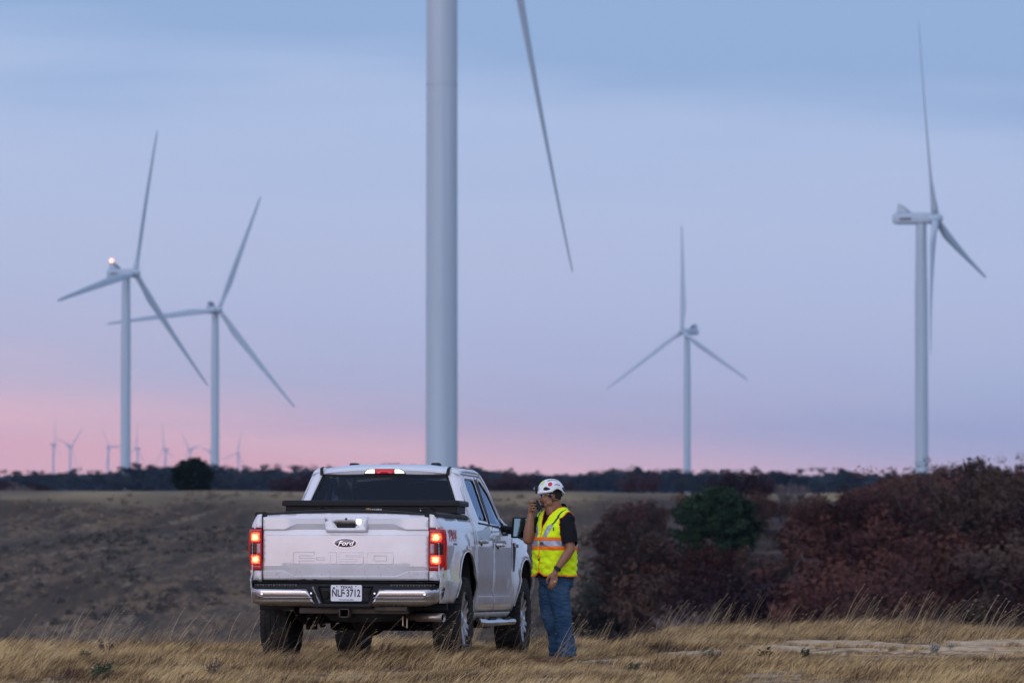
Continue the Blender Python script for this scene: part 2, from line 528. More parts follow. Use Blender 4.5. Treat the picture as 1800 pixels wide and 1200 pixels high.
def turbine(px, D, hubz, psi, phase, sg, label, group, over=4.4, detail=True, beacon=False, towerdia=3.9, base_extra=None):
    """px: tower column; psi: where the rotor faces (0 = camera, + = right)"""
    x = (px - 900) / FPX * D; y = D
    g = ground(x, y)
    H = hubz + CAMZ - g
    root = tag(empty('wind_turbine', (x, y, g)), label, 'wind turbine', group)
    psi = radians(psi)
    ax = Vector((sin(psi), -cos(psi), 0)); Rz = Matrix.Rotation(atan2(ax.y, ax.x) - pi / 2, 4, 'Z')   # local +Y = upwind
    mb = MB(); nseg = 12; n = 40 if detail else 14
    rings = []
    for i in range(nseg + 1):
        s = i / nseg; r = towerdia / 2 * (1 - .04 * s if s < .75 else (.97 - (s - .75) * .7))
        rings.append([(r * cos(2 * pi * k / n), r * sin(2 * pi * k / n), -1.0 + s * (H + 1.0 - 1.6)) for k in range(n)])
    mb.rings(rings)
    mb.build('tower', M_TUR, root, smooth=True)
    if detail:
        for zz in (H * .28, H * .6):
            fl = MB(); r = towerdia / 2 * 1.003; fl.rings([[(r * cos(2 * pi * k / n), r * sin(2 * pi * k / n), zz + q) for k in range(n)] for q in (0, .12)], cap=False)
            fl.build('flange_ring', M_TUR, root, smooth=True)
    # nacelle
    nb = MB(); prof = [(-8.6, .9, .95), (-8.2, 1.5, 1.5), (-7, 1.75, 1.75), (-1.5, 1.8, 1.8), (1.5, 1.7, 1.7), (2.6, 1.4, 1.5)]
    rr = []
    for yy, hw, hh in prof:
        rr.append([(hw * (abs(cos(a)) ** .45) * (1 if cos(a) >= 0 else -1), yy, hh * (abs(sin(a)) ** .45) * (1 if sin(a) >= 0 else -1) + .1) for a in [2 * pi * k / 20 for k in range(20)]])
    nb.rings(rr)
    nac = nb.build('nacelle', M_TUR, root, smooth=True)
    nac.matrix_local = Matrix.Translation((0, 0, H)) @ Rz
    if detail:
        cb = MB(); cb.add([(-1.5, -7.2, 1.8), (1.5, -7.2, 1.8), (1.5, -3.2, 1.8), (-1.5, -3.2, 1.8), (-1.35, -7.0, 4.3), (1.35, -7.0, 4.3), (1.35, -6.2, 4.3), (-1.35, -6.2, 4.3)],
                          [(0, 1, 5, 4), (1, 2, 6, 5), (2, 3, 7, 6), (3, 0, 4, 7), (4, 5, 6, 7)])
        cb.build('cooler', M_TUR, nac, bevel=.1)
        v = MB(); v.add([(-1.3, -3.1, 1.95), (1.3, -3.1, 1.95), (1.2, -6.05, 4.2), (-1.2, -6.05, 4.2)], [(0, 1, 2, 3)])
        v.build('cooler_grille', M_TDK, nac)
        v = MB(); v.box(1.78, 1.84, -6.2, -2.6, -.5, .25); v.build('vent', M_TDK, nac)
        v = MB(); v.tube([(0, -6.6, 4.3), (0, -6.6, 5.3)], .06, 6); v.build('wind_vane', M_TDK, nac)
        if beacon:
            v = MB(); v.ell((0, -7.0, 5.2), .55); v.build('beacon', M_BEAC, nac, smooth=True)
    tilt = Matrix.Rotation(radians(5), 4, 'X')
    hubm = Matrix.Translation(Vector((0, 0, H)) + ax * over) @ Rz @ tilt
    hb = MB(); hp = [(0.05, 2.3), (.7, 2.1), (1.3, 1.5), (1.75, .5), (1.8, -.6), (1.6, -1.9)]
    hb.lathe([(r, h) for r, h in hp][::-1], 20, Matrix.Rotation(-pi / 2, 4, 'X'), cap=True)
    hub = hb.build('rotor_hub', M_TUR, root, smooth=True); hub.matrix_local = hubm
    for i in range(3):
        bl = link(bpy.data.objects.new('blade', BLADE), hub)
        f = -(radians(phase) + sg * i * 2 * pi / 3)
        # seen from the camera, sin f goes along u = (cos psi, sin psi): local -X for +Y upwind
        bl.matrix_local = Matrix.Rotation(f, 4, 'Y') if True else None
    return root, Rz


BIG = 'large wind turbines on the plain'
t0, R0 = turbine(776.5, 555, 82.5, 84, 160.5, 1, 'nearest wind turbine, its thick white tower rising out of the picture behind the truck cab', BIG, over=6.1)
turbine(221, 1789, 81.8, 60, 17, -1, 'wind turbine at far left with a red beacon glowing on its nacelle', BIG, beacon=True)
turbine(378, 2194, 82.6, 26, 22, -1, 'wind turbine right of the beacon-lit one, no light, standing behind the round juniper', BIG)
turbine(1208, 2535, 83.3, 317, -2, -1, 'distant wind turbine right of the worker with one blade pointing straight up', BIG)
turbine(1620, 1361, 78.6, 73.5, 345, 1, 'wind turbine above the red-brown thicket at right, nacelle seen side-on', BIG)
# door, sign and lamp on the nearest tower, round to the right
def on_tower(name, a0, a1, za, zb, mt, par, off=.03):
    mb = MB(); r = 3.74 / 2 + off
    mb.rings([[(r * sin(radians(a)), -r * cos(radians(a)), z) for a in [a0 + (a1 - a0) * k / 6 for k in range(7)]] for z in (za, zb)], cap=False, closed=False)
    o = mb.build(name, mt, par); q = o.modifiers.new('s', 'SOLIDIFY'); q.thickness = .05; q.offset = 0
    return o
g0 = t0.location.z
on_tower('door', 30, 56, 4.6 - g0, 6.6 - g0, M_LOUV, t0); on_tower('tower_sign', 38, 52, 7.2 - g0, 7.8 - g0, M_TDK, t0); on_tower('tower_number', 36, 50, 2.8 - g0, 3.6 - g0, M_LOUV, t0)
FAR = 'tiny wind turbines along the pink horizon'
for args in [(94, 9598, 78.0, 109, 354, -1, 'leftmost tiny hazy turbine on the horizon'),
             (123.5, 9948, 77.1, 131, 313, 1, 'tiny hazy turbine second from left, one blade pointing up to the right'),
             (190.4, 10982, 82.9, 59, 326, 1, 'tiny hazy turbine just left of the beacon-lit turbine tower'),
             (242, 9907, 71.8, 308, 5, 1, 'tiny hazy turbine just right of the beacon-lit turbine tower'),
             (291, 9900, 70, 302, 347, 1, 'tiny hazy turbine with an upright blade, third from the pale tower behind the juniper'),
             (334.8, 11241, 78.7, 305, 319, 1, 'tiny hazy turbine rising just above the round dark juniper'),
             (371.5, 11300, 73, 60, 40, 1, 'tiny hazy turbine mostly hidden behind the tower right of the juniper'),
             (419, 11658, 72.0, 318, 12, -1, 'rightmost tiny hazy turbine, between the juniper and the truck')]:
    turbine(*args, FAR, detail=False)

# ================================================================ trees
def leafmat(name, c, c2, vs=.6):
    m = mat(name, c, rough=.85, col2=c2, vscale=vs, spec=.15, coords='Object')
    t = m.node_tree; b = t.nodes['Principled BSDF']; s = b.inputs['Base Color'].links[0].from_socket      # every tree has a tone of its own
    oi = t.nodes.new('ShaderNodeObjectInfo'); mr = t.nodes.new('ShaderNodeMapRange'); mr.inputs[3].default_value = .45; mr.inputs[4].default_value = 1.25
    t.links.new(oi.outputs['Random'], mr.inputs[0]); vm = t.nodes.new('ShaderNodeVectorMath'); vm.operation = 'SCALE'
    t.links.new(s, vm.inputs[0]); t.links.new(mr.outputs[0], vm.inputs['Scale']); t.links.new(vm.outputs[0], b.inputs['Base Color'])
    return m


M_BARK = mat('bark', (.085, .07, .06), rough=.9, bump=.5, bscale=12)
M_TWIG = mat('bare_twigs', (.19, .16, .16), rough=.9, col2=(.12, .10, .11), vscale=.8)
M_JUN = leafmat('juniper_green', (.011, .026, .012), (.019, .040, .017), 1.2)
M_RED = leafmat('oak_russet', (.108, .042, .031), (.055, .026, .024))
M_RED2 = leafmat('oak_brown', (.088, .054, .038), (.046, .030, .028))
M_PLUM = leafmat('plum_leaves', (.050, .022, .028), (.032, .017, .024))
M_OLIVE = leafmat('olive_leaves', (.042, .042, .034), (.028, .031, .028))
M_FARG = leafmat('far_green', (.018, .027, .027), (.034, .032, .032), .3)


def trunk_limbs(mb, r, h, spread, n=6, up=.55):
    mb.tube([(0, 0, -.4), (r.uniform(-.08, .08), r.uniform(-.08, .08), h * .2), (r.uniform(-.15, .15), r.uniform(-.15, .15), h * .5)], [.035 * h, .028 * h, .018 * h], 7)
    ends = []
    for k in range(n):
        a = 2 * pi * k / n + r.uniform(-.4, .4); s = spread * r.uniform(.5, .95); z0 = h * r.uniform(.15, .45)
        e = Vector((cos(a) * s, sin(a) * s, h * r.uniform(up, .95)))
        mid = Vector((cos(a) * s * .5, sin(a) * s * .5, z0 + (e.z - z0) * .6)) + Vector((r.uniform(-.2, .2), r.uniform(-.2, .2), 0))
        mb.tube([(0, 0, z0), mid, e], [.015 * h, .009 * h, .003 * h], 5); ends.append((mid, e))
    return ends


def leaf_cloud(mb, r, clumps, per, size, csz):
    for c, rad in clumps:
        for _ in range(per):
            d = Vector((r.gauss(0, 1), r.gauss(0, 1), r.gauss(0, 1))); d.normalize()
            p = c + Vector((d.x * rad, d.y * rad, d.z * rad * .8)) * r.uniform(.35, 1.0) ** .6
            u = Vector((r.gauss(0, 1), r.gauss(0, 1), r.gauss(0, 1))).normalized(); w = u.orthogonal().normalized()
            s = size * r.uniform(.6, 1.4)
            mb.add([p - u * s, p + w * s * .6, p + u * s, p - w * s * .6], [(0, 1, 2, 3)])


def leafy(seed, h=4.5, spread=2.0, kind='oak', nclump=70, per=36, size=.095):
    r = random.Random(seed)
    tk = MB(); ends = trunk_limbs(tk, r, h, spread, 7)
    cr = MB(); cl = []
    for _ in range(nclump):
        if kind == 'juniper':
            z = r.random() ** .9; rr = spread * sqrt(max(.02, 1 - ((z - .46) / .56) ** 2)) * sqrt(r.random()) ** .6
            a = r.uniform(0, 2 * pi); lump = 1 + .09 * sin(3 * a + seed) + .07 * sin(5 * a + z * 6)
            rr *= r.choice([.9, 1, 1, 1.12]); cl.append((Vector((cos(a) * rr * lump, sin(a) * rr * lump, h * (.04 + .92 * z) * r.uniform(.93, 1.07))), r.uniform(.18, .40)))
        else:
            m, e = r.choice(ends)
            p = m.lerp(e, r.uniform(.1, 1.1)) + Vector((r.gauss(0, .4), r.gauss(0, .4), r.gauss(0, .35)))
            cl.append((p, r.uniform(.3, .6)))
            if r.random() < .35: cl.append((Vector((r.gauss(0, spread * .45), r.gauss(0, spread * .45), h * r.uniform(.25, .8))), r.uniform(.3, .55)))
    leaf_cloud(cr, r, cl, per, size, 0)
    return tk, cr


def bare(seed, h=4.0, spread=1.8):
    r = random.Random(seed); mb = MB(); tw = MB()

    def grow(p, d, L, rad, lev):
        q = p + d * L; mid = p + d * L * .5 + Vector((r.gauss(0, .05), r.gauss(0, .05), r.gauss(0, .04))) * L
        (mb if lev < 2 else tw).tube([p, mid, q], [rad, rad * .8, rad * .55], 5 if lev < 2 else 3, cap=False)
        if lev >= 5: return
        for _ in range(r.choice([2, 3, 3, 4]) if lev else 5):
            s = p.lerp(q, r.uniform(.45, 1)); nd = (d + Vector((r.gauss(0, .55), r.gauss(0, .55), r.gauss(.08, .35)))).normalized()
            grow(s, nd, L * r.uniform(.55, .8), max(rad * .55, .006), lev + 1)
    for _ in range(2): grow(Vector((0, 0, -.2)), Vector((r.gauss(0, .25), r.gauss(0, .25), 1)).normalized(), h * .33, .035 * h, 0)
    return mb, tw


PROTO = {}


def proto(key, fn, mt):
    a, b = fn
    PROTO[key] = (a.mesh('trunk', M_BARK), b.mesh('crown', mt))


for k in range(3): proto(('red', k), leafy(10 + k, 4.6, 2.0), M_RED)
for k in range(3): proto(('brown', k), leafy(20 + k, 4.6, 2.0), M_RED2)
for k in range(2): proto(('plum', k), leafy(30 + k, 4.2, 1.9), M_PLUM)
for k in range(2): proto(('olive', k), leafy(40 + k, 4.2, 1.9), M_OLIVE)
for k in range(2): proto(('juniper', k), leafy(50 + k, 4.6, 1.75, 'juniper', 330, 50, .085), M_JUN)
for k in range(3): proto(('bare', k), bare(60 + k), M_TWIG)
for k in range(3): proto(('far', k), leafy(70 + k, 5.0, 2.4, 'oak', 60, 22, .15), M_FARG)


def tree(key, x, y, s, label, cat='tree', group=None, sz=None, single=False, z=None, name='tree'):
    tk, cr = PROTO[key]
    g = ground(x, y) if z is None else z
    rz = rnd.uniform(0, 6.28)
    if single:
        o = link(bpy.data.objects.new(name, cr)); o.location = (x, y, g)
    else:
        o = empty(name, (x, y, g))
        for nm, me in (('trunk', tk), ('crown', cr)): link(bpy.data.objects.new(nm, me), o)
    o.rotation_euler = (0, 0, rz); o.scale = (s, s, (sz or s))
    return tag(o, label, cat, group)


# the two round junipers
tree(('juniper', 0), at(1258, 0, 200).x, 200, 1.0, 'large round dark green juniper standing in the russet thicket right of the worker', 'tree', sz=.70, z=-1.80, name='juniper_tree')
for px, key, yt in ((1168, ('bare', 0), 965), (1195, ('brown', 1), 955), (1222, ('red', 0), 952), (1250, ('red', 1), 958), (1280, ('red', 2), 968), (1305, ('bare', 1), 972), (1330, ('bare', 2), 962), (1352, ('brown', 0), 950)):
    D = 178 + (px % 7); x = (px - 900) / FPX * D; h = CAMZ + (HOR - yt) / FPX * D - ground(x, D)
    tree(key, x, D, .62, {'bare': 'leafless grey shrub', 'brown': 'brown leafy shrub', 'red': 'russet leafy shrub'}[key[0]] + ' at the foot of the large juniper, %s' % {1168: 'farthest left', 1195: 'left of its shadowed base', 1222: 'under its left side', 1250: 'under its middle', 1280: 'under its right half', 1305: 'at its right edge', 1330: 'just right of it', 1352: 'farthest right'}[px], 'shrub', None, sz=h / 4.7, name='shrub')
tree(('juniper', 1), at(340, 0, 345).x, 345, .84, 'small round dark green juniper on the plain below the tiny turbines at left', 'tree', sz=.57, z=.85, name='juniper_tree')

# thicket on the right
SIL = [(1040, 930), (1075, 898), (1120, 880), (1180, 876), (1240, 872), (1290, 868), (1340, 870), (1400, 872), (1450, 876), (1500, 866), (1560, 842), (1610, 828), (1660, 818), (1720, 808), (1800, 812), (1900, 814)]
LAB = {'red': 'russet-leaved oak in the dense thicket on the hillside right of the worker',
       'brown': 'brown-leaved oak in the dense thicket on the hillside right of the worker',
       'plum': 'dark plum-coloured tree in the dense thicket on the hillside right of the worker',
       'olive': 'dull olive tree in the dense thicket on the hillside right of the worker',
       'bare': 'leafless grey-twigged tree in the dense thicket on the hillside right of the worker'}
nm = {'red': 'oak_tree', 'brown': 'oak_tree', 'plum': 'plum_tree', 'olive': 'olive_green_tree', 'bare': 'bare_tree'}
tr = random.Random(5)
cnt = 0; THK = []
for i in range(900):
    if cnt >= 285: break
    u = tr.random(); D = 116 + 177 * tr.random()
    px = tr.uniform(1062, 1880)
    lim = 1062 + 40 * sm(250, 130, D) if D < 250 else 1062
    lim = 1060 + (sm(128, 200, D) * -18) + 30 * (noise.noise(Vector((D * .05, 0, 0))))
    if px < lim: continue
    x = (px - 900) / FPX * D; g = ground(x, D)
    top = CAMZ + (HOR - pw(px, SIL) - tr.uniform(-6, 5)) / FPX * D
    # on the left half and the middle dip: grey bare wood; right: russet
    w = noise.noise(Vector((px * .006, D * .02, 4)))
    q = tr.random()
    if px < 1230: kind = 'bare' if q < .68 else ('olive' if q < .78 else ('brown' if q < .92 else 'red'))
    elif px < 1400: kind = 'bare' if q < .60 else ('red' if q < .76 else ('brown' if q < .85 else 'plum'))
    elif px < 1530 and D > 215: kind = 'bare' if q < .45 else ('olive' if q < .7 else 'brown')
    elif q < .38: kind = 'red'
    elif q < .52: kind = 'brown'
    elif q < .66: kind = 'plum'
    elif q < .92: kind = 'bare'
    else: kind = 'olive'
    if abs(px - 1258) < 128 and D < 216: top = min(top, CAMZ + (HOR - 962 - 25 * (px < 1230)) / FPX * D)
    h = tr.uniform(3.2, 5.2)
    if g + h > top: h = top - g
    if h < 1.5: continue
    cnt += 1
    kk = (kind, tr.randrange({'red': 3, 'brown': 3, 'plum': 2, 'olive': 2, 'bare': 3}[kind]))
    s = h / (4.9 if kind != 'bare' else 4.6)
    tq = tree(kk, x, D, s * tr.uniform(.95, 1.25), LAB[kind], 'tree', {'red': 'russet oaks of the thicket', 'brown': 'brown oaks of the thicket', 'plum': 'plum trees of the thicket', 'olive': 'olive trees of the thicket', 'bare': 'bare trees of the thicket'}[kind], sz=s, name=nm[kind])
    THK.append((px, D, kind, tq))
names_ = {'red': 'russet oak', 'brown': 'brown oak', 'plum': 'dark plum tree', 'olive': 'dull olive tree', 'bare': 'leafless grey tree'}
ORD = ['first', 'second', 'third', 'fourth', 'fifth', 'sixth', 'seventh', 'eighth', 'ninth', 'tenth', 'eleventh', 'twelfth', 'thirteenth', 'fourteenth', 'fifteenth', 'sixteenth', 'seventeenth', 'eighteenth', 'nineteenth', 'twentieth']
def place_of(px): return 'left of the juniper' if px < 1190 else 'around the juniper' if px < 1330 else 'right of the juniper' if px < 1500 else 'below the right turbine' if px < 1680 else 'near the right edge'
def row_of(D): return 'front' if D < 170 else 'middle' if D < 225 else 'back'
bins = {}
for px, D, kind, o in THK: bins.setdefault((kind, row_of(D), place_of(px)), []).append((px, o))
for (kind, row, pl_), L_ in bins.items():
    L_.sort(key=lambda q: q[0])
    for k, (px, o) in enumerate(L_): o['label'] = '%s, %s thicket row %s%s' % (names_[kind], row, pl_, '' if len(L_) == 1 else ', %s from left' % ORD[min(k, 19)])
# skyline row of the thicket, against the sky
for px, kind, w, ytop, lab in [(1300, 'plum', 1.1, 812, 'dark plum tree standing up against the sky right of the distant turbine'),
                              (1340, 'plum', .7, 826, 'smaller dark plum tree just right of the tall plum tree on the skyline'),
                              (1366, 'bare', .9, 812, 'airy leafless tree against the sky, right of the plum trees'),
                              (1396, 'bare', .9, 816, 'airy leafless tree on the skyline with a reddish tint, left of the blue gap'),
                              (1730, 'bare', 1.0, 793, 'tallest airy leafless tree on the thicket skyline at right'),
                              (1690, 'bare', .9, 806, 'airy leafless tree on the thicket skyline left of the tallest one'),
                              (1590, 'red', .8, 822, 'russet oak on the skyline left of the right turbine tower'),
                              (1655, 'red', .9, 814, 'russet oak on the skyline right of the right turbine tower'),
                              (1770, 'plum', .9, 806, 'dark plum tree on the skyline near the right edge of the picture'),
                              (1800, 'red', .9, 810, 'russet oak on the skyline at the right edge of the picture'),
                              (1515, 'bare', .7, 838, 'low leafless tree on the skyline between the blue gap and the russet oaks'),
                              (1128, 'plum', 1.1, 822, 'ragged plum tree on the plain left of the distant turbine tower')]:
    D = 285 if px > 1200 else 420
    x = (px - 900) / FPX * D; g = ground(x, D); h = CAMZ + (HOR - ytop) / FPX * D - g
    s = h / (4.6 if kind != 'bare' else 4.4)
    tree((kind, px % 2), x, D, s * w * 1.05, lab, 'tree', sz=s, name=nm[kind])
# single trees along the plain behind the slope
for px, key, D, w, ytop, lab in [(38, ('bare', 1), 400, 1.6, 820, 'leafless grey tree on the plain at the left edge'),
                             (8, ('plum', 0), 430, 1.2, 838, 'low plum tree cut by the left edge of the picture'),
                             (60, ('plum', 1), 460, 1.1, 842, 'low plum tree right of the leafless grey tree at the left edge'),
                             (505, ('plum', 0), 480, 1.2, 834, 'plum tree on the plain just left of the truck cab, smaller of two'),
                             (535, ('plum', 1), 470, 1.5, 824, 'plum tree on the plain touching the left of the truck cab, larger of two'),
                             (868, ('plum', 0), 470, 1.5, 826, 'wide plum tree on the plain between the truck roof and the worker'),
                             (905, ('plum', 1), 480, 1.5, 824, 'wide plum tree on the plain just left of the helmet'),
                             (800, ('bare', 2), 470, 1.0, 812, 'bare tree at the foot of the nearest turbine tower'),
                             (985, ('plum', 1), 520, 1.3, 836, 'low plum tree on the plain just right of the helmet')]:
    x = (px - 900) / FPX * D; g = ground(x, D); h = CAMZ + (HOR - ytop) / FPX * D - g
    s = h / 4.6
    tree(key, x, D, s * w, lab, 'tree', sz=s, name='plum_tree' if key[0] == 'plum' else 'bare_tree')
# tree line on the plain
FT = [(0, 836), (100, 833), (180, 834), (240, 824), (290, 820), (340, 822), (380, 827), (440, 826), (500, 828), (560, 828), (700, 826), (830, 820), (850, 826), (900, 834), (960, 834), (1040, 836), (1110, 828), (1180, 830), (1230, 834), (1260, 830), (1300, 836), (1440, 834), (1490, 830), (1560, 836), (1700, 836), (1800, 836)]
FTL = []
for i in range(210):
    D = tr.choice([tr.uniform(1000, 1400), tr.uniform(1500, 2400)]); px = -40 + 1880 * (i + tr.random()) / 210
    x = (px - 900) / FPX * D; g = ground(x, D); top = CAMZ + (HOR - pw(px, FT) - (tr.uniform(-12, 9) if D < 1450 else tr.uniform(-3, 6))) / FPX * D
    h = max(2.2, top - g); s = h / 5.2
    tq = tree(('far', tr.randrange(3)), x, D, max(s, .8) * tr.uniform(1.15, 1.7), 'hazy blue-green tree in the distant tree line across the plain', 'tree', 'trees of the distant tree line', sz=s, single=True, name='distant_tree')
    FTL.append((px, tq))
def gap_of(px):
    for lim, nme in ((94, 'left of the tiny turbines'), (221, 'under the leftmost tiny turbines'), (300, 'right of the beacon-lit turbine tower'), (378, 'behind the small juniper'), (530, 'between the second turbine tower and the truck'), (830, 'behind the truck cab'), (940, 'between the truck and the helmet'), (1080, 'right of the helmet'), (1208, 'left of the distant turbine tower'), (1300, 'right of the distant turbine tower'), (1440, 'behind the plum trees'), (1580, 'in the blue gap above the thicket')):
        if px < lim: return nme
    return 'behind the thicket at right'
for pc0, yt, wh in ((1208, 838, 'distant turbine right of the worker'), (221, 835, 'beacon-lit turbine'), (378, 832, 'turbine behind the small juniper')):
    for k, d in enumerate((-7, 6)):
        D = 860 + 20 * k; x = (pc0 + d - 900) / FPX * D; g = ground(x, D); h = CAMZ + (HOR - yt - 3 * k) / FPX * D - g
        tree(('far', k), x, D, 1.15, 'hazy tree hiding the foot of the %s, %s one' % (wh, ('left', 'right')[k]), 'tree', None, sz=h / 4.9, single=True, name='distant_tree')
bins = {}
for px, o in FTL: bins.setdefault(gap_of(px), []).append((px, o))
for g_, L_ in bins.items():
    L_.sort(key=lambda q: q[0])
    for k, (px, o) in enumerate(L_): o['label'] = 'hazy far-off tree %s, %s from left' % (g_, ORD[k] if k < 20 else 'twenty-%s' % ORD[k - 20])
# the wood beyond them, one mass
fw = MB(); r = random.Random(9)
for i in range(1500):
    D = r.uniform(2500, 4200); x = r.uniform(-.14, .14) * D; px = 900 + x / D * FPX
    g = ground(x, D); top = CAMZ + (HOR - pw(px, FT) - r.uniform(-2, 7)) / FPX * D
    fw.ell((x, D, g - 1), (r.uniform(5, 9), r.uniform(4, 8), max(3, top - g + 1)), nu=7, nv=5)
for i, v in enumerate(fw.v):
    n = noise.noise(Vector(v) * .35); fw.v[i] = (v[0] + n * 1.2, v[1], v[2] + n * 1.4)
tag(fw.build('distant_wood', M_FARG, smooth=False), 'far blue wood behind the tree line along the horizon', 'wood', kind='stuff')

# low scrub on the far slope: clumps nobody could count
def scrub_mass(name, mt, n, seed, lab, size, ylo=185, yhi=300, band=None):
    mb = MB(); r = random.Random(seed)
    for _ in range(n):
        D = r.uniform(ylo, yhi); px = r.uniform(-60, 1150); x = (px - 900) / FPX * D
        if noise.noise(Vector((x * .07, D * .05, seed))) < -.02: continue
        if r.random() < .3: continue
        g = ground(x, D); s = size * r.uniform(.5, 1.5)
        for _ in range(26):
            d = Vector((r.gauss(0, .5), r.gauss(0, .5), abs(r.gauss(0, .4)))) * s
            u = Vector((r.gauss(0, 1), r.gauss(0, 1), r.gauss(0, 1))).normalized(); w = u.orthogonal(); q = s * .22
            p = Vector((x, D, g)) + d
            mb.add([p - u * q, p + w * q, p + u * q, p - w * q], [(0, 1, 2, 3)])
    tag(mb.build(name, mt), lab, 'scrub', kind='stuff')


scrub_mass('dark_scrub', mat('scrub_dark', (.068, .056, .050), rough=.9, col2=(.05, .045, .036), vscale=.2), 2600, 3, 'low dark scrub scattered over the far slope', .27)
scrub_mass('pale_scrub', mat('scrub_pale', (.17, .13, .095), rough=.9, col2=(.14, .105, .075), vscale=.2), 2100, 8, 'low pale dry tufts scattered over the far slope and plain edge', .24, yhi=330)
# ================================================================ dry grass
def grassmat(name, cols, rough=.8):
    """blade colour: tint per tuft and broad patches on the ground"""
    m = bpy.data.materials.new(name); m.use_nodes = True; t = m.node_tree; b = t.nodes['Principled BSDF']; L = t.links.new
    b.inputs['Roughness'].default_value = rough; b.inputs['Specular IOR Level'].default_value = .2
    geo = t.nodes.new('ShaderNodeNewGeometry')
    n = t.nodes.new('ShaderNodeTexNoise'); n.inputs['Scale'].default_value = .9; n.inputs['Detail'].default_value = 5; n.inputs['Roughness'].default_value = .65
    L(geo.outputs['Position'], n.inputs['Vector'])
    oi = t.nodes.new('ShaderNodeObjectInfo')
    a = t.nodes.new('ShaderNodeMath'); a.operation = 'MULTIPLY_ADD'; L(oi.outputs['Random'], a.inputs[0]); a.inputs[1].default_value = .42
    s = t.nodes.new('ShaderNodeMath'); s.operation = 'MULTIPLY_ADD'; L(n.outputs[0], s.inputs[0]); s.inputs[1].default_value = 3.2; s.inputs[2].default_value = -1.30
    a.inputs[1].default_value = .30
    isl = t.nodes.new('ShaderNodeMath'); isl.operation = 'MULTIPLY_ADD'; L(geo.outputs['Random Per Island'], isl.inputs[0]); isl.inputs[1].default_value = .90; isl.inputs[2].default_value = -.42
    ia = t.nodes.new('ShaderNodeMath'); ia.operation = 'ADD'; L(s.outputs[0], ia.inputs[0]); L(isl.outputs[0], ia.inputs[1])
    L(ia.outputs[0], a.inputs[2])
    r = t.nodes.new('ShaderNodeValToRGB'); L(a.outputs[0], r.inputs[0])
    e = r.color_ramp.elements
    while len(e) > 1: e.remove(e[-1])
    e[0].position = 0; e[0].color = (*cols[0], 1)
    for i, c in enumerate(cols[1:]): e.new((i + 1) / (len(cols) - 1)).color = (*c, 1)
    L(r.outputs[0], b.inputs['Base Color'])
    tl = t.nodes.new('ShaderNodeBsdfTranslucent'); L(r.outputs[0], tl.inputs[0]); mx = t.nodes.new('ShaderNodeMixShader'); mx.inputs[0].default_value = .35
    L(b.outputs[0], mx.inputs[1]); L(tl.outputs[0], mx.inputs[2]); L(mx.outputs[0], t.nodes['Material Output'].inputs[0])
    return m


M_GRASS = grassmat('cured_grass', [(.07, .045, .035), (.19, .12, .072), (.50, .335, .15), (.82, .59, .28), (.88, .68, .38)])
M_STALK = grassmat('grass_stalk', [(.32, .22, .14), (.52, .39, .23), (.60, .48, .32)])
M_GREEN = mat('weed_green', (.035, .055, .025), rough=.8, col2=(.07, .085, .04), vscale=9)
M_BROWNW = mat('weed_brown', (.07, .048, .042), rough=.85, col2=(.13, .09, .075), vscale=9)
M_GREYW = mat('weed_silver', (.33, .34, .31), rough=.85, col2=(.22, .24, .20), vscale=9)


def tuft(seed, n, h, lean, spread, w, stalks=0, nseg=3):
    r = random.Random(seed); mb = MB()
    for i in range(n + stalks):
        st = i >= n
        a = r.uniform(0, 2 * pi); rr = spread * sqrt(r.random()) * (.6 if st else 1)
        p = Vector((cos(a) * rr, sin(a) * rr, -.02))
        L = h * (r.uniform(.45, 1.1) if not st else r.uniform(1.6, 2.5))
        d = Vector((lean * r.uniform(.3, 1.5) + cos(a) * r.uniform(0, .5), sin(a) * r.uniform(0, .5) + r.gauss(0, .1), 1)).normalized()
        if st: d = Vector((lean * r.uniform(.2, .9), r.gauss(0, .12), 1)).normalized()
        bend = Vector((lean * r.uniform(.7, 2.6) * (.55 if st else 1), r.gauss(0, .3), -r.uniform(.2, 1.1) * (.6 if st else 1)))
        ww = w * r.uniform(.6, 1.3) * (.8 if st else 1); fa = r.uniform(0, pi); side = Vector((cos(fa), sin(fa) * .5, 0)).normalized()
        vs = []; ns_ = nseg + (2 if st else 0)
        for k in range(ns_ + 1):
            s = k / ns_; q = p + d * L * s + bend * (s * s) * L * .33
            e = ww * (1 - s * .85) if not st else ww * (1 - .5 * s)
            if k == ns_ and not st: vs.append(q)
            else: vs += [q - side * e / 2, q + side * e / 2]
        b = len(mb.v); mb.mi = 1 if st else 0
        fs = [(2 * k, 2 * k + 1, 2 * k + 3, 2 * k + 2) for k in range(ns_ - (0 if st else 1))]
        if not st: fs.append((2 * ns_ - 2, 2 * ns_ - 1, 2 * ns_))
        mb.add(vs, fs)
        if st:
            dd = (q - (p + d * L * .8)).normalized()
            for g in range(1):
                c = q - dd * .02 * g; sd_ = Vector((r.gauss(0, 1), r.gauss(0, 1), r.gauss(0, 1))).normalized() * .0028
                mb.add([c - dd * .02, c + sd_, c + dd * .018, c - sd_], [(0, 1, 2, 3)])
    mb.mi = 0
    return mb


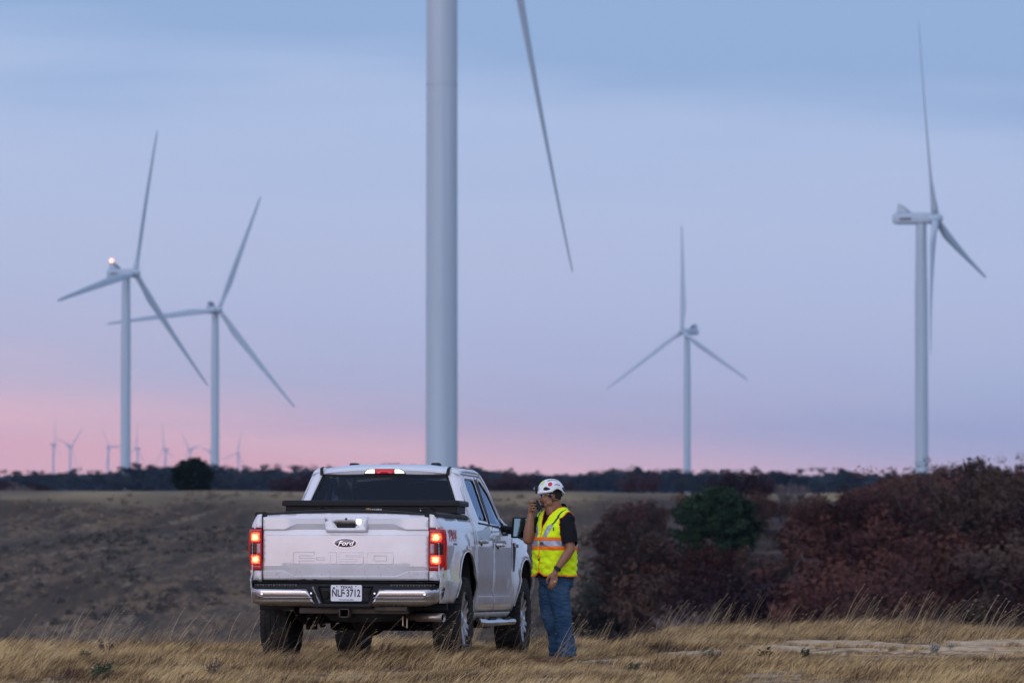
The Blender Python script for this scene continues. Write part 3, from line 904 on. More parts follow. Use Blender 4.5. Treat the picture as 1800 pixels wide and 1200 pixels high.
def scatter(name, pts, protos, mats, label, cat):
    """one mass of instanced tufts on points"""
    src = bpy.data.collections.new(name + '_tufts')
    for i, p in enumerate(protos):
        o = bpy.data.objects.new('%s_tuft_%02d' % (name, i), p.mesh(name + '_tuft', mats)); src.objects.link(o)
    me = bpy.data.meshes.new(name); me.from_pydata([p[0] for p in pts], [], [])
    for nme, ty, k in (('pick', 'INT', 1), ('rot', 'FLOAT', 2), ('scl', 'FLOAT', 3)):
        at_ = me.attributes.new(nme, ty, 'POINT'); at_.data.foreach_set('value', [p[k] for p in pts])
    for m in mats: me.materials.append(m)
    o = link(bpy.data.objects.new(name, me))
    ng = bpy.data.node_groups.new(name + '_scatter', 'GeometryNodeTree')
    ng.interface.new_socket('Geometry', in_out='INPUT', socket_type='NodeSocketGeometry')
    ng.interface.new_socket('Geometry', in_out='OUTPUT', socket_type='NodeSocketGeometry')
    n = ng.nodes; L = ng.links.new
    gi = n.new('NodeGroupInput'); go = n.new('NodeGroupOutput'); iop = n.new('GeometryNodeInstanceOnPoints')
    ci = n.new('GeometryNodeCollectionInfo'); ci.inputs['Collection'].default_value = src; ci.inputs['Separate Children'].default_value = True; ci.inputs['Reset Children'].default_value = True
    iop.inputs['Pick Instance'].default_value = True

    def attr(nm, dt):
        q = n.new('GeometryNodeInputNamedAttribute'); q.data_type = dt; q.inputs['Name'].default_value = nm; return q.outputs['Attribute']
    cx = n.new('ShaderNodeCombineXYZ'); L(attr('rot', 'FLOAT'), cx.inputs[2])
    L(gi.outputs[0], iop.inputs['Points']); L(ci.outputs[0], iop.inputs['Instance']); L(attr('pick', 'INT'), iop.inputs['Instance Index'])
    L(cx.outputs[0], iop.inputs['Rotation']); L(attr('scl', 'FLOAT'), iop.inputs['Scale']); L(iop.outputs[0], go.inputs[0])
    md = o.modifiers.new('scatter', 'NODES'); md.node_group = ng
    return tag(o, label, cat, kind='stuff')


# limestone slabs lying at the crest: (px, py, width m, depth m, height)
SLABS = [(1220, 1152, .78, .50, .055, 'narrow pale limestone slab in the grass nearest the worker, orange soil under its edge'),
         (1060, 1163, .80, .45, .020, 'flat sandy limestone patch lying at the worker\'s boots'),
         (1390, 1141, .55, .60, .05, 'small pale limestone slab lying left of the long ledge'),
         (1452, 1132, .85, .55, .05, 'pale limestone slab at the left end of the long ledge'),
         (1545, 1134, .80, .60, .05, 'cracked limestone slab in the middle of the long ledge'),
         (1640, 1129, .95, .60, .05, 'limestone slab right of the cracked one, with dry tufts at its back'),
         (1745, 1133, 1.1, .70, .06, 'broad limestone slab towards the right edge of the picture'),
         (1822, 1131, .7, .6, .06, 'limestone slab cut by the right edge of the picture'),
         (1245, 1128, .55, .35, .03, 'thin limestone slab half hidden behind grass, left of the long ledge'),
         (15, 1118, .9, .8, .05, 'pale stone patch at the left edge of the grassy crest'),
         (1700, 1141, .8, .35, .04, 'low limestone slab in front of the broad one at right')]


def slab_xy(px, py):
    D = 1.776 * FPX / (py - HOR)
    for _ in range(6):
        x = (px - 900) / FPX * D; D = (CAMZ - ground(x, D)) * FPX / (py - HOR)
    return (px - 900) / FPX * D, D


M_LIME = mat('limestone', (.56, .43, .29), rough=.9, col2=(.33, .25, .17), vscale=9, bump=.9, bscale=18, detail=8, stretch=(.6, 2, 1))
SL = []
for i, (px, py, w, dpt, hh, lab) in enumerate(SLABS):
    x, y = slab_xy(px, py); SL.append((x, y, w, dpt)); r = random.Random(100 + i)
    n = 26; mb = MB(); rings = []
    for fz, fr in ((-.25, 1.04), (.35, 1.03), (.8, 1.0), (1.0, .95), (1.06, .7), (1.02, .3)):
        ring = []
        for k in range(n):
            a = 2 * pi * k / n
            q = 1 + .42 * noise.noise(Vector((cos(a) * 1.5, sin(a) * 1.5, i * 3.1))) + .28 * noise.noise(Vector((cos(a) * 5, sin(a) * 5, i)))
            X = cos(a) * w / 2 * q * fr; Y = sin(a) * dpt / 2 * q * fr
            ring.append((X, Y, hh * .72 * fz + ground(x + X, y + Y) - ground(x, y) + .022 * noise.noise(Vector((X * 9, Y * 9, i + fr)))))
        rings.append(ring)
    mb.rings(rings)
    o = mb.build('limestone_slab', M_LIME, smooth=True, angle=30); o.location = (x, y, ground(x, y)); o.rotation_euler = (0, 0, r.uniform(-.12, .12))
    tag(o, lab, 'rock', 'limestone slabs along the crest')

gr = random.Random(21)
TU = [tuft(200 + k, 28, .18, .45, .095, .0098) for k in range(5)] + \
     [tuft(210 + k, 34, .28, .60, .12, .0098) for k in range(4)] + \
     [tuft(220 + k, 26, .27, .55, .08, .0070, stalks=3) for k in range(3)]
pts = []
tries = 0
while len(pts) < 21000 and tries < 80000:
    tries += 1
    y = 37.5 + (59.5 - 37.5) * gr.random(); hw = .118 * y + 1.2
    x = gr.uniform(-hw, hw)
    px = 900 + x / y * FPX
    bare_ = False
    for sx, sy, w, dp_ in SL:
        if abs(x - sx) < w * .42 and -dp_ * .36 < y - sy < dp_ * .25: bare_ = True
    if bare_ and gr.random() < .86: continue
    # sandy strip along the ledge at right
    if x > 2.5 and 47.5 < y < 50.8 and gr.random() < (.80 if noise.noise(Vector((x * .8, y * 1.2, 50))) > .02 else .30): continue
    if .12 < x < 1.25 and 44.3 < y < 45.7 and gr.random() < .80: continue
    dn = noise.noise(Vector((x * 1.1, y * .8, 11)))
    if dn < -.18 and gr.random() < .8: continue
    u = gr.random()
    edge = y > 51.5
    tall = noise.noise(Vector((x * .55, y * .4, 30)))
    near_truck = -2.9 < x < .7 and 43.5 < y < 50
    if u < (.60 if not edge else .3): k = gr.randrange(5)
    elif u < (.993 if not edge else .95): k = 5 + gr.randrange(4)
    else: k = 9 + gr.randrange(3)
    if k >= 9 and near_truck and gr.random() < .7: k = gr.randrange(5)
    s = .66 * gr.uniform(.55, 1.25) * (1 + .9 * tall) * (1.12 if edge else 1) * (.72 if near_truck and y > 45.5 else 1)
    if y < 42.5: s *= .9
    if .0 < x < 1.0 and 42.5 < y < 45.8: s *= .6
    if x > 2.2 and 44.2 < y < 50.8: s *= .55
    pts.append(((x, y, ground(x, y)), k, gr.gauss(0, .6), s))
scatter('dry_grass', pts, TU, [M_GRASS, M_STALK], 'golden-brown dry grass leaning to the right all over the crest', 'grass')


def weed(seed, n, h, leafsz, mt, spread=.12):
    r = random.Random(seed); st = MB(); lf = MB()
    for i in range(n):
        a = r.uniform(0, 2 * pi); d = Vector((cos(a) * r.uniform(.1, .6) + .15, sin(a) * r.uniform(.1, .6), 1)).normalized(); L = h * r.uniform(.5, 1.0)
        p0 = Vector((cos(a), sin(a), 0)) * r.uniform(0, spread * .4); st.tube([p0, p0 + d * L * .5, p0 + d * L + Vector((.02, 0, 0))], [.004, .003, .002], 3)
        for k in range(9):
            s = r.uniform(.15, 1); c = p0 + d * L * s; u = Vector((r.gauss(0, 1), r.gauss(0, 1), r.gauss(.4, .6))).normalized() * leafsz * r.uniform(.6, 1.2); w = u.orthogonal().normalized() * leafsz * .32
            lf.add([c, c + u * .5 + w, c + u, c + u * .5 - w], [(0, 1, 2, 3)])
    return st.mesh('stem', M_BROWNW), lf.mesh('foliage', mt)


WP = {'green': [weed(1, 26, .24, .05, M_GREEN), weed(2, 20, .20, .055, M_GREEN)], 'brown': [weed(3, 22, .30, .03, M_BROWNW), weed(4, 18, .25, .03, M_BROWNW)], 'grey': [weed(5, 18, .22, .035, M_GREYW)]}
WL = [(178, 1196, 'green', 1.4, 'bright green leafy weed at the bottom edge, left part of the picture'),
      (150, 1158, 'green', .9, 'small green weed in the grass above the bottom-left green weed'),
      (190, 1150, 'brown', 1.2, 'dark brown twiggy weed beside the small green weed at left'),
      (245, 1118, 'green', 1.1, 'olive green weed standing near the crest at left'),
      (272, 1128, 'brown', .9, 'short brown weed right of the olive green one on the left crest'),
      (220, 1178, 'green', .9, 'dark green weed low in the grass, bottom left'),
      (8, 1140, 'brown', 1.2, 'brown seedy weed at the left edge of the picture'),
      (330, 1200, 'green', .9, 'little green weed at the bottom edge left of the truck'),
      (405, 1125, 'green', .9, 'grey-green weed on the crest left of the truck'),
      (455, 1128, 'green', .9, 'dark green weed just left of the left rear tyre'),
      (370, 1190, 'brown', 1.2, 'dark brown weed in the foreground left of the truck'),
      (765, 1136, 'brown', 1.2, 'dark brown weed beside the inside of the right rear tyre'),
      (868, 1128, 'brown', 1.3, 'red-brown weed between the right-hand tyres of the truck'),
      (1052, 1118, 'green', 1.0, 'grey-green weed on the crest right of the worker'),
      (1112, 1178, 'green', .9, 'small green weed in the foreground right of the worker'),
      (1240, 1162, 'green', 1.1, 'green weed growing in front of the narrow limestone slab'),
      (1262, 1165, 'brown', 1.0, 'brown-leaved weed at the right end of the narrow limestone slab'),
      (1345, 1158, 'green', 1.1, 'leafy green weed left of the ledge of slabs'),
      (1415, 1160, 'green', .8, 'small upright green weed below the left end of the ledge'),
      (1640, 1146, 'grey', 1.0, 'silvery grey weed in front of the middle of the ledge'),
      (1668, 1142, 'grey', .9, 'silvery grey weed just right of the other silvery one'),
      (1150, 1112, 'green', 1.2, 'olive weed on the crest between the worker and the ledge')]
for i, (px, py, kd, s, lab) in enumerate(WL):
    x, y = slab_xy(px, py); st, lf = WP[kd][i % len(WP[kd])]
    o = tag(empty('weed', (x, y, ground(x, y) - .01)), lab, 'weed', 'weeds among the dry grass')
    link(bpy.data.objects.new('stem', st), o); link(bpy.data.objects.new('foliage', lf), o)
    s *= .62; o.scale = (s, s, s); o.rotation_euler = (0, 0, i * 1.3)
# a few tall bent stalks that stand out one by one
sp_ = []
for i in range(260):
    px = gr.uniform(0, 1800); y = gr.uniform(50, 55) if gr.random() < .75 else gr.uniform(41, 50)
    if 440 < px < 1020 and y > 46: continue
    x = (px - 900) / FPX * y
    if noise.noise(Vector((x * .9, 3, y * .3))) < .10: continue
    sp_.append(((x, y, ground(x, y)), gr.randrange(4), gr.gauss(0, .5), gr.uniform(.5, 1.3)))
for px, D in ((640, 42.3), (665, 42.8), (600, 42.5), (760, 42.2), (772, 42.0), (960, 43.6), (975, 44.0), (520, 43.0), (900, 43.8)):
    x = (px - 900) / FPX * D; sp_.append(((x, D, ground(x, D)), gr.randrange(4), gr.gauss(0, .3), gr.uniform(.8, 1.0)))
for px, n_ in ((498, 26), (618, 16), (800, 30), (905, 14), (990, 4)):
    for _ in range(n_):
        D = gr.uniform(43.6, 44.6) if px != 905 else gr.uniform(46.6, 47.6)
        x = (px + gr.uniform(-48, 48) - 900) / FPX * D; sp_.append(((x, D, ground(x, D)), 4 + gr.randrange(2), gr.gauss(0, .4), gr.uniform(.6, 1.05)))
scatter('tall_stalks', sp_, [tuft(300 + k, 0, .25, .75, .06, .0050, stalks=4, nseg=6) for k in range(4)] + [tuft(310 + k, 22, .26, .7, .10, .0060, stalks=1) for k in range(2)], [M_GRASS, M_STALK], 'tall thin grass stalks bent over by the wind', 'grass')
# ================================================================ pickup truck
M_WHITE = mat('truck_paint', (.73, .75, .82), rough=.30, coat=1.0, var=.05, vscale=3)
_t = M_WHITE.node_tree; _b = _t.nodes['Principled BSDF']; _src = _b.inputs['Base Color'].links[0].from_socket     # road dust on the lower body
_c = _t.nodes.new('ShaderNodeTexCoord'); _s = _t.nodes.new('ShaderNodeSeparateXYZ'); _t.links.new(_c.outputs['Object'], _s.inputs[0])
_n = _t.nodes.new('ShaderNodeTexNoise'); _n.inputs['Scale'].default_value = 5; _n.inputs['Detail'].default_value = 6; _t.links.new(_c.outputs['Object'], _n.inputs['Vector'])
_a = _t.nodes.new('ShaderNodeMath'); _a.operation = 'MULTIPLY_ADD'; _t.links.new(_n.outputs[0], _a.inputs[0]); _a.inputs[1].default_value = -.7; _t.links.new(_s.outputs[2], _a.inputs[2])
_r = _t.nodes.new('ShaderNodeMapRange'); _r.inputs[1].default_value = 1.0; _r.inputs[2].default_value = .10; _r.inputs[3].default_value = .0; _r.inputs[4].default_value = .62; _t.links.new(_a.outputs[0], _r.inputs[0])
_n2 = _t.nodes.new('ShaderNodeTexNoise'); _n2.inputs['Scale'].default_value = 38; _n2.inputs['Detail'].default_value = 3; _t.links.new(_c.outputs['Object'], _n2.inputs['Vector'])
_q = _t.nodes.new('ShaderNodeMapRange'); _q.inputs[1].default_value = .60; _q.inputs[2].default_value = .68; _t.links.new(_n2.outputs[0], _q.inputs[0])
_z = _t.nodes.new('ShaderNodeMapRange'); _z.inputs[1].default_value = 1.15; _z.inputs[2].default_value = .55; _z.inputs[4].default_value = .65; _t.links.new(_s.outputs[2], _z.inputs[0])
_p = _t.nodes.new('ShaderNodeMath'); _p.operation = 'MULTIPLY_ADD'; _p.use_clamp = True; _t.links.new(_q.outputs[0], _p.inputs[0]); _t.links.new(_z.outputs[0], _p.inputs[1]); _t.links.new(_r.outputs[0], _p.inputs[2])
_m = _t.nodes.new('ShaderNodeMix'); _m.data_type = 'RGBA'; _t.links.new(_p.outputs[0], _m.inputs[0]); _t.links.new(_src, _m.inputs[6]); _m.inputs[7].default_value = (.38, .31, .25, 1)
_t.links.new(_m.outputs[2], _b.inputs['Base Color'])
M_PAINTD = mat('paint_recess', (.50, .48, .47), rough=.4, coat=.6)
M_BLACK = mat('black_plastic', (.018, .018, .02), rough=.55, spec=.16)
M_GAP = mat('gap_dark', (.004, .004, .005), rough=.9, spec=.1)
M_UNDER = mat('underbody', (.012, .011, .010), rough=.85, spec=.16, col2=(.022, .018, .015), vscale=8)
M_RUST = mat('hitch_bar_rusty', (.085, .06, .045), rough=.75, col2=(.05, .04, .033), vscale=9, metal=.3)
M_CHROME = mat('chrome', (.50, .50, .53), rough=.22, metal=1.0, bump=.05, bscale=3)
M_BRIGHT = mat('bright_trim', (.55, .56, .6), rough=.2, metal=1.0)
M_TYRE = mat('tyre_rubber', (.022, .022, .024), rough=.85, spec=.16, bump=.3, bscale=40, col2=(.034, .032, .030), vscale=6)
M_RIM = mat('wheel_alloy', (.48, .49, .52), rough=.32, metal=.9)
M_RIMD = mat('pocket_and_cover_plate', (.02, .02, .022), rough=.8, spec=.15)
M_EXH = mat('exhaust_steel', (.35, .31, .28), rough=.4, metal=.9)
M_TBOX = mat('toolbox_black', (.014, .014, .017), rough=.5, spec=.16, bump=.15, bscale=60)
M_RED = mat('lamp_red', (.30, .006, .010), rough=.3, spec=.3, emit=(.9, .02, .02), estr=.12)
M_REDD = mat('lamp_dark_red', (.05, .004, .008), rough=.2, spec=.3)
def glowmat(name, cx, cz, rx, rz):
    """lens over a lit bulb: white-yellow at the filament, orange then deep red away from it"""
    m = bpy.data.materials.new(name); m.use_nodes = True; t = m.node_tree; b = t.nodes['Principled BSDF']; L = t.links.new
    b.inputs['Base Color'].default_value = (.35, .015, .015, 1); b.inputs['Roughness'].default_value = .15
    c = t.nodes.new('ShaderNodeTexCoord'); mp = t.nodes.new('ShaderNodeMapping'); mp.vector_type = 'POINT'
    mp.inputs['Location'].default_value = (-cx / rx, 0, -cz / rz); mp.inputs['Scale'].default_value = (1 / rx, 0, 1 / rz); L(c.outputs['Object'], mp.inputs[0])
    nz_ = t.nodes.new('ShaderNodeTexNoise'); nz_.inputs['Scale'].default_value = 60; L(c.outputs['Object'], nz_.inputs['Vector'])
    sq = t.nodes.new('ShaderNodeSeparateXYZ'); L(mp.outputs[0], sq.inputs[0])

    def mth(op, p, q):
        k = t.nodes.new('ShaderNodeMath'); k.operation = op
        for i_, v_ in enumerate((p, q)):
            if isinstance(v_, (int, float)): k.inputs[i_].default_value = v_
            else: L(v_, k.inputs[i_])
        return k.outputs[0]
    nrm = mth('POWER', mth('ADD', mth('POWER', mth('ABSOLUTE', sq.outputs[0], 0), 3.5), mth('POWER', mth('ABSOLUTE', sq.outputs[2], 0), 3.5)), 1 / 3.5)
    ad = t.nodes.new('ShaderNodeMath'); ad.operation = 'MULTIPLY_ADD'; L(nz_.outputs[0], ad.inputs[0]); ad.inputs[1].default_value = .5; L(nrm, ad.inputs[2])
    r = t.nodes.new('ShaderNodeValToRGB'); L(ad.outputs[0], r.inputs[0]); e = r.color_ramp.elements
    e[0].position = .44; e[0].color = (1, .85, .42, 1); e[1].position = 1.0; e[1].color = (.05, .0, .0, 1)
    for p, q in ((.62, (1, .42, .10, 1)), (.78, (.75, .06, .015, 1)), (.92, (.30, .008, .004, 1))): e.new(p).color = q
    L(r.outputs[0], b.inputs['Emission Color']); b.inputs['Emission Strength'].default_value = 1.8
    return m


M_REV = mat('lamp_clear', (.42, .30, .34), rough=.2)
M_GLOW = mat('lamp_lit_red', (.6, .05, .03), rough=.3, emit=(1, .10, .035), estr=1.9)
M_CORE = mat('lamp_filament_glow', (1, .7, .3), rough=.3, emit=(1, .62, .22), estr=3.2)
M_WLED = mat('cargo_light_lit', (.9, .95, .85), rough=.3, emit=(.93, 1, .86), estr=1.5)
M_RLED = mat('stop_light_red', (.45, .02, .03), rough=.15, emit=(1, .03, .06), estr=.25)
M_NAVY = mat('badge_blue', (.012, .030, .085), rough=.15, coat=1)
M_PLATEW = mat('plate_white', (.72, .74, .80), rough=.4)
M_INK = mat('plate_ink', (.01, .012, .022), rough=.5)
M_SEAT = mat('seat_dark', (.02, .02, .022), rough=.8, spec=.16)
M_MIRG = mat('mirror_glass', (.14, .22, .25), rough=.03, metal=1)
M_CLAD = mat('sill_dust', (.56, .52, .49), rough=.5, coat=.3, var=.15, vscale=4)
M_BADGE = mat('badge_red', (.55, .12, .13), rough=.4)
M_BADGEG = mat('badge_grey', (.22, .22, .25), rough=.4)
M_GOLD = mat('sticker_gold', (.75, .45, .08), rough=.5)
M_STK = mat('sticker_white', (.75, .75, .75), rough=.5)


def glassmat(name, tint, k):
    m = bpy.data.materials.new(name); m.use_nodes = True; t = m.node_tree; t.nodes.clear()
    o = t.nodes.new('ShaderNodeOutputMaterial'); g = t.nodes.new('ShaderNodeBsdfGlossy'); g.inputs['Roughness'].default_value = .03; g.inputs['Color'].default_value = (.62, .76, 1, 1)
    tr_ = t.nodes.new('ShaderNodeBsdfTransparent'); tr_.inputs[0].default_value = (*tint, 1)
    f = t.nodes.new('ShaderNodeFresnel'); f.inputs[0].default_value = k
    mx = t.nodes.new('ShaderNodeMixShader'); t.links.new(f.outputs[0], mx.inputs[0]); t.links.new(tr_.outputs[0], mx.inputs[1]); t.links.new(g.outputs[0], mx.inputs[2]); t.links.new(mx.outputs[0], o.inputs[0])
    return m


M_GLASS = glassmat('rear_glass_tinted', (.28, .33, .34), 1.38)
M_WIND = glassmat('windscreen_glass', (.75, .82, .80), 1.4)
M_SGLASS = glassmat('side_glass', (.22, .26, .30), 1.6)

TR = tag(empty('pickup_truck', (-1.436, 45.138, 0.0), (radians(-1.31), 0, radians(-9.18))),
         'white four-door pickup truck with lit tail lamps, parked in dry grass beside the worker', 'pickup truck')


def interp(x, pts):
    if x <= pts[0][0]: return pts[0][1]
    for (a, p), (b, q) in zip(pts, pts[1:]):
        if x <= b: return p + (q - p) * (x - a) / (b - a)
    return pts[-1][1]


LOWP = [(.40, .90), (.48, .945), (.56, .962), (.76, .975), (.80, .982), (.84, .965), (1.0, .962), (1.15, .960), (1.26, .952), (1.33, .935), (1.38, .912), (1.415, .888), (1.44, .865)]
AR = [(0.0, .43, .555, .655), (3.693, .43, .545, .60)]     # arch: y, hub z, half length, height


def bodyx(y, z):
    x = interp(z, LOWP)
    # soft shoulder, flares round the arches, rounded rear corner and tapering nose
    for ay, az, hl, hh in AR:
        d = sqrt(((y - ay) / (hl + .0)) ** 2 + (max(z - az, -.2) / hh) ** 2)
        if d < 1.45:
            x += .046 * (1 - sm(1.12, 1.26, d)) * sm(.5, .78, z) * (1 - sm(1.2, 1.36, z))
    x -= .040 * sm(-.88, -1.13, y) ** 1.5
    if y > 4.0: x -= .20 * ((y - 4.0) / .65) ** 2
    if .82 < y < 3.08:      # sculpted lower door recess
        x -= .018 * sm(.84, .80, z) * sm(.60, .66, z) * sm(3.04, 2.84, y)
    return x


def archpts(ay, az, hl, hh, zb, n=26):
    """arch opening outline from rear foot to front foot"""
    out = []
    for k in range(n + 1):
        a = pi - pi * k / n
        c, s_ = cos(a), sin(a)
        out.append((ay + hl * (abs(c) ** .82) * (1 if c >= 0 else -1), az + hh * (max(s_, 0) ** .82)))
    out = [q for q in out if q[1] > zb + .004]
    return [(ay - hl - .0, zb)] + out + [(ay + hl, zb)]


def side(name, outer, holes, sgn, mt, parent=TR, fx=bodyx, g=.06, thick=.012, off=0.0):
    mb = sheet(outer, holes, lambda a, b: (sgn * (fx(a, b) + off), a, b), g)
    me = mb.mesh(name, mt, True)
    bm = bmesh.new(); bm.from_mesh(me); bmesh.ops.recalc_face_normals(bm, faces=bm.faces)
    f = max(bm.faces, key=lambda q: q.calc_area())
    if f.normal.x * sgn < 0: bmesh.ops.reverse_faces(bm, faces=bm.faces)
    bm.to_mesh(me); bm.free()
    o = link(bpy.data.objects.new(name, me), parent)
    if thick:
        s_ = o.modifiers.new('solid', 'SOLIDIFY'); s_.thickness = thick; s_.offset = -1
    return o


def upx(y, z):
    x = .915 - (z - 1.38) * .335 if z > 1.40 else None
    lo = bodyx(y, min(z, 1.44))
    if x is None:
        k = sm(1.34, 1.40, z); return lo * (1 - k) + (.915 - .0067) * k
    if z > 1.90: x -= ((z - 1.90) * 1.3) ** 1.2
    x -= .05 * sm(2.3, 3.1, y)
    return x


a0 = archpts(*AR[0], .58); a1 = archpts(*AR[1], .50)
for sg in (1, -1):
    # bedside with its arch
    side('bedside', [(-1.125, 1.432), (-1.125, .80), (-1.10, .58)] + a0 + [(a0[-1][0], .47), (.742, .47), (.742, 1.425)], [], sg, M_WHITE, g=.07)
    # doors
    rd = side('rear_door', [(.842, .485), (.842, 1.30), (.93, 1.50), (1.075, 1.868), (1.885, 1.868), (1.885, .485)],
              [[(1.26, 1.415), (1.14, 1.74), (1.17, 1.825), (1.70, 1.825), (1.745, 1.79), (1.78, 1.40)]], sg, M_WHITE, fx=upx, g=.07)
    fd = side('front_door', [(1.895, .485), (1.895, 1.868), (2.18, 1.862), (2.45, 1.74), (2.98, 1.37), (3.06, 1.30), (3.06, .485)],
              [[(1.96, 1.39), (1.98, 1.80), (2.02, 1.825), (2.14, 1.82), (2.40, 1.70), (2.82, 1.40), (2.80, 1.31), (2.50, 1.30), (2.38, 1.375)]], sg, M_WHITE, fx=upx, g=.07)
    for dr, win, ys in ((rd, [(1.245, 1.40), (1.12, 1.74), (1.15, 1.84), (1.71, 1.84), (1.765, 1.80), (1.80, 1.385)], 1), (fd, [(1.94, 1.38), (1.96, 1.81), (2.0, 1.84), (2.15, 1.83), (2.42, 1.705), (2.85, 1.40), (2.83, 1.29), (2.49, 1.285), (2.36, 1.36)], 2)):
        side('window', win, [], sg, M_SGLASS, dr, fx=lambda a, b: upx(a, b) - .014, g=.12, thick=0)
        inner = [((p[0] - 2.0 * 0) * 1, p[1]) for p in win]
        cx = sum(p[0] for p in win) / len(win); cz = sum(p[1] for p in win) / len(win)
        shr = [(cx + (p[0] - cx) * .90, cz + (p[1] - cz) * .91) for p in win]
        side('window_seal', win, [shr], sg, M_BLACK, dr, fx=lambda a, b: upx(a, b) - .004, g=.1, thick=.006)
    bp_ = side('door_pillar_trim', [(1.79, 1.385), (1.76, 1.84), (1.965, 1.84), (1.945, 1.385)], [], sg, M_BLACK, fx=lambda a, b: upx(a, b) + .002, g=.1, thick=.004)
    side('belt_moulding', [(1.20, 1.375), (1.20, 1.392), (2.40, 1.370), (2.52, 1.292), (2.84, 1.292), (2.84, 1.275), (2.50, 1.275), (2.38, 1.352)], [], sg, M_BLACK, fx=lambda a, b: upx(a, b) + .004, g=.1, thick=.006)
    # blanked quarter moulding of the belt dip: faceted dimple on the doors
    # cab quarter behind the rear door
    side('cab_quarter', [(.752, .485), (.752, 1.40), (.80, 1.58), (.95, 1.90), (1.30, 1.925), (2.20, 1.922), (2.62, 1.74), (3.10, 1.38), (3.01, 1.375), (2.46, 1.752), (2.19, 1.875), (1.065, 1.876), (.915, 1.50), (.834, 1.31), (.834, .485)], [], sg, M_WHITE, fx=upx, g=.07)
    # front fender with its arch
    side('front_fender', [(3.07, .485), (3.07, 1.30), (3.30, 1.262), (4.0, 1.215), (4.45, 1.16), (4.60, 1.08), (4.60, .52)] + [(p[0], p[1]) for p in a1[::-1]][0:] , [], sg, M_WHITE, g=.07)
    side('sill_panel', [(.66, .40), (.66, .477), (3.05, .477), (3.05, .40)], [], sg, M_CLAD, fx=lambda a, b: bodyx(a, .48) - (.48 - b) * .8, g=.08)
    # arch lip
    for ap in (a0, a1):
        lip = MB(); P = [Vector((sg * (bodyx(p[0], p[1]) + .006), p[0], p[1])) for p in ap[1:-1]]
        lip.tube(P, .007, 6); lip.build('arch_lip', M_WHITE, TR, smooth=True)
        ln = MB(); rings = []
        for p in ap: rings.append([(sg * .955, p[0], p[1] + .006), (sg * .60, p[0], p[1] + .006)])
        ln.rings(rings, cap=False, closed=False); q = ln.build('arch_liner', M_UNDER, TR, smooth=True)
        sdm = q.modifiers.new('s', 'SOLIDIFY'); sdm.thickness = .01; sdm.offset = 0
    # door handles, bright
    for y, z in ((1.02, 1.19), (2.03, 1.165)):
        hb_ = MB(); X = sg * bodyx(y, z)
        hb_.tube([(X, y - .02, z), (X + sg * .045, y + .0, z + .004), (X + sg * .048, y + .15, z + .004), (X, y + .19, z)], [.020, .022, .022, .018], 8)
        h = hb_.build('door_handle', M_BRIGHT, rd if y < 1.5 else fd, smooth=True)
        cp_ = MB(); cp_.ell((X + sg * .0, y + .085, z - .005), (.012, .075, .035)); cp_.build('handle_cup', M_BLACK, h, smooth=True)
    # rail cap
    rc = MB(); rings = []
    for y in (-1.12, -.6, 0, .60, .735):
        zt = 1.448 if y < .7 else 1.425
        rings.append([(sg * .90, y, 1.420), (sg * .898, y, zt - .004), (sg * .88, y, zt + .008), (sg * .79, y, zt + .008), (sg * .775, y, zt - .01), (sg * .775, y, 1.40)])
    rc.rings(rings); rc.build('bed_rail_cap', M_BLACK, TR, smooth=True)
    # step bar
    sb_ = MB(); sb_.tube([(sg * .95, .98, .385), (sg * .99, 1.06, .375), (sg * .99, 2.92, .375), (sg * .95, 3.0, .385)], .038, 8)
    stp = sb_.build('side_step', M_CHROME, TR, smooth=True)
    pd_ = MB(); pd_.box(sg * .99 - .035, sg * .99 + .035, 1.25, 1.75, .409, .418); pd_.box(sg * .99 - .035, sg * .99 + .035, 2.2, 2.7, .409, .418)
    for yy in (1.2, 2.0, 2.8): pd_.box(min(sg * .70, sg * .97), max(sg * .70, sg * .97), yy - .03, yy + .03, .39, .43)
    pd_.build('step_pad', M_BLACK, stp)
    # tyre mud shield under the bumper corner
    mf = MB(); mf.box(min(sg * .68, sg * .93), max(sg * .68, sg * .93), -.74, -.66, .505, .60); mf.build('mud_shield', M_BLACK, TR, bevel=.01)

# badge on the bedside
def on_side(me, y, z, sgn=1, mt=M_BADGE, parent=TR, name='badge'):
    me.materials.clear(); me.materials.append(mt)
    o = link(bpy.data.objects.new(name, me), parent)
    o.rotation_euler = (radians(90), 0, radians(90 if sgn > 0 else -90)); o.location = (sgn * (bodyx(y, z) + .003), y, z)
    return o


for sg in (1, -1):
    bd = on_side(text_mesh('FX4', .158, .004, bold=.002, sx=1.55, name='off_road_badge'), -.56, 1.228, sg, M_BADGE, name='off_road_badge')
    bd['label'] = 'red and grey FX4 badge on the bedside'
    b2 = on_side(text_mesh('OFF ROAD', .026, .003, bold=.001, sx=1.3, name='lettering'), -.44, 1.155, sg, M_BADGEG, name='lettering')
    b3 = on_side(text_mesh('FX4', .158, .002, bold=.006, sx=1.55, name='badge_outline'), -.56, 1.228, sg, M_BADGEG, name='badge_outline')
    b3.location.x -= sg * .0025

# inner dark shell so that gaps read dark and nothing shows through
sh = MB(); sh.box(-.86, .86, .79, 3.0, .45, 1.34); sh.build('cab_dark_shell', M_GAP, TR)
sh = MB(); sh.box(-.80, .80, 3.02, 4.5, .55, 1.16); sh.build('engine_bay_dark_fill', M_GAP, TR)
sh = MB(); sh.box(-.78, .78, -1.06, .72, .84, .90); sh.box(-.80, -.76, -1.06, .72, .9, 1.42); sh.box(.76, .80, -1.06, .72, .9, 1.42); sh.box(-.78, .78, .68, .74, .60, 1.44); sh.box(-.58, .58, -1.05, .7, .62, .84)
sh.build('cargo_bed', M_BLACK, TR)

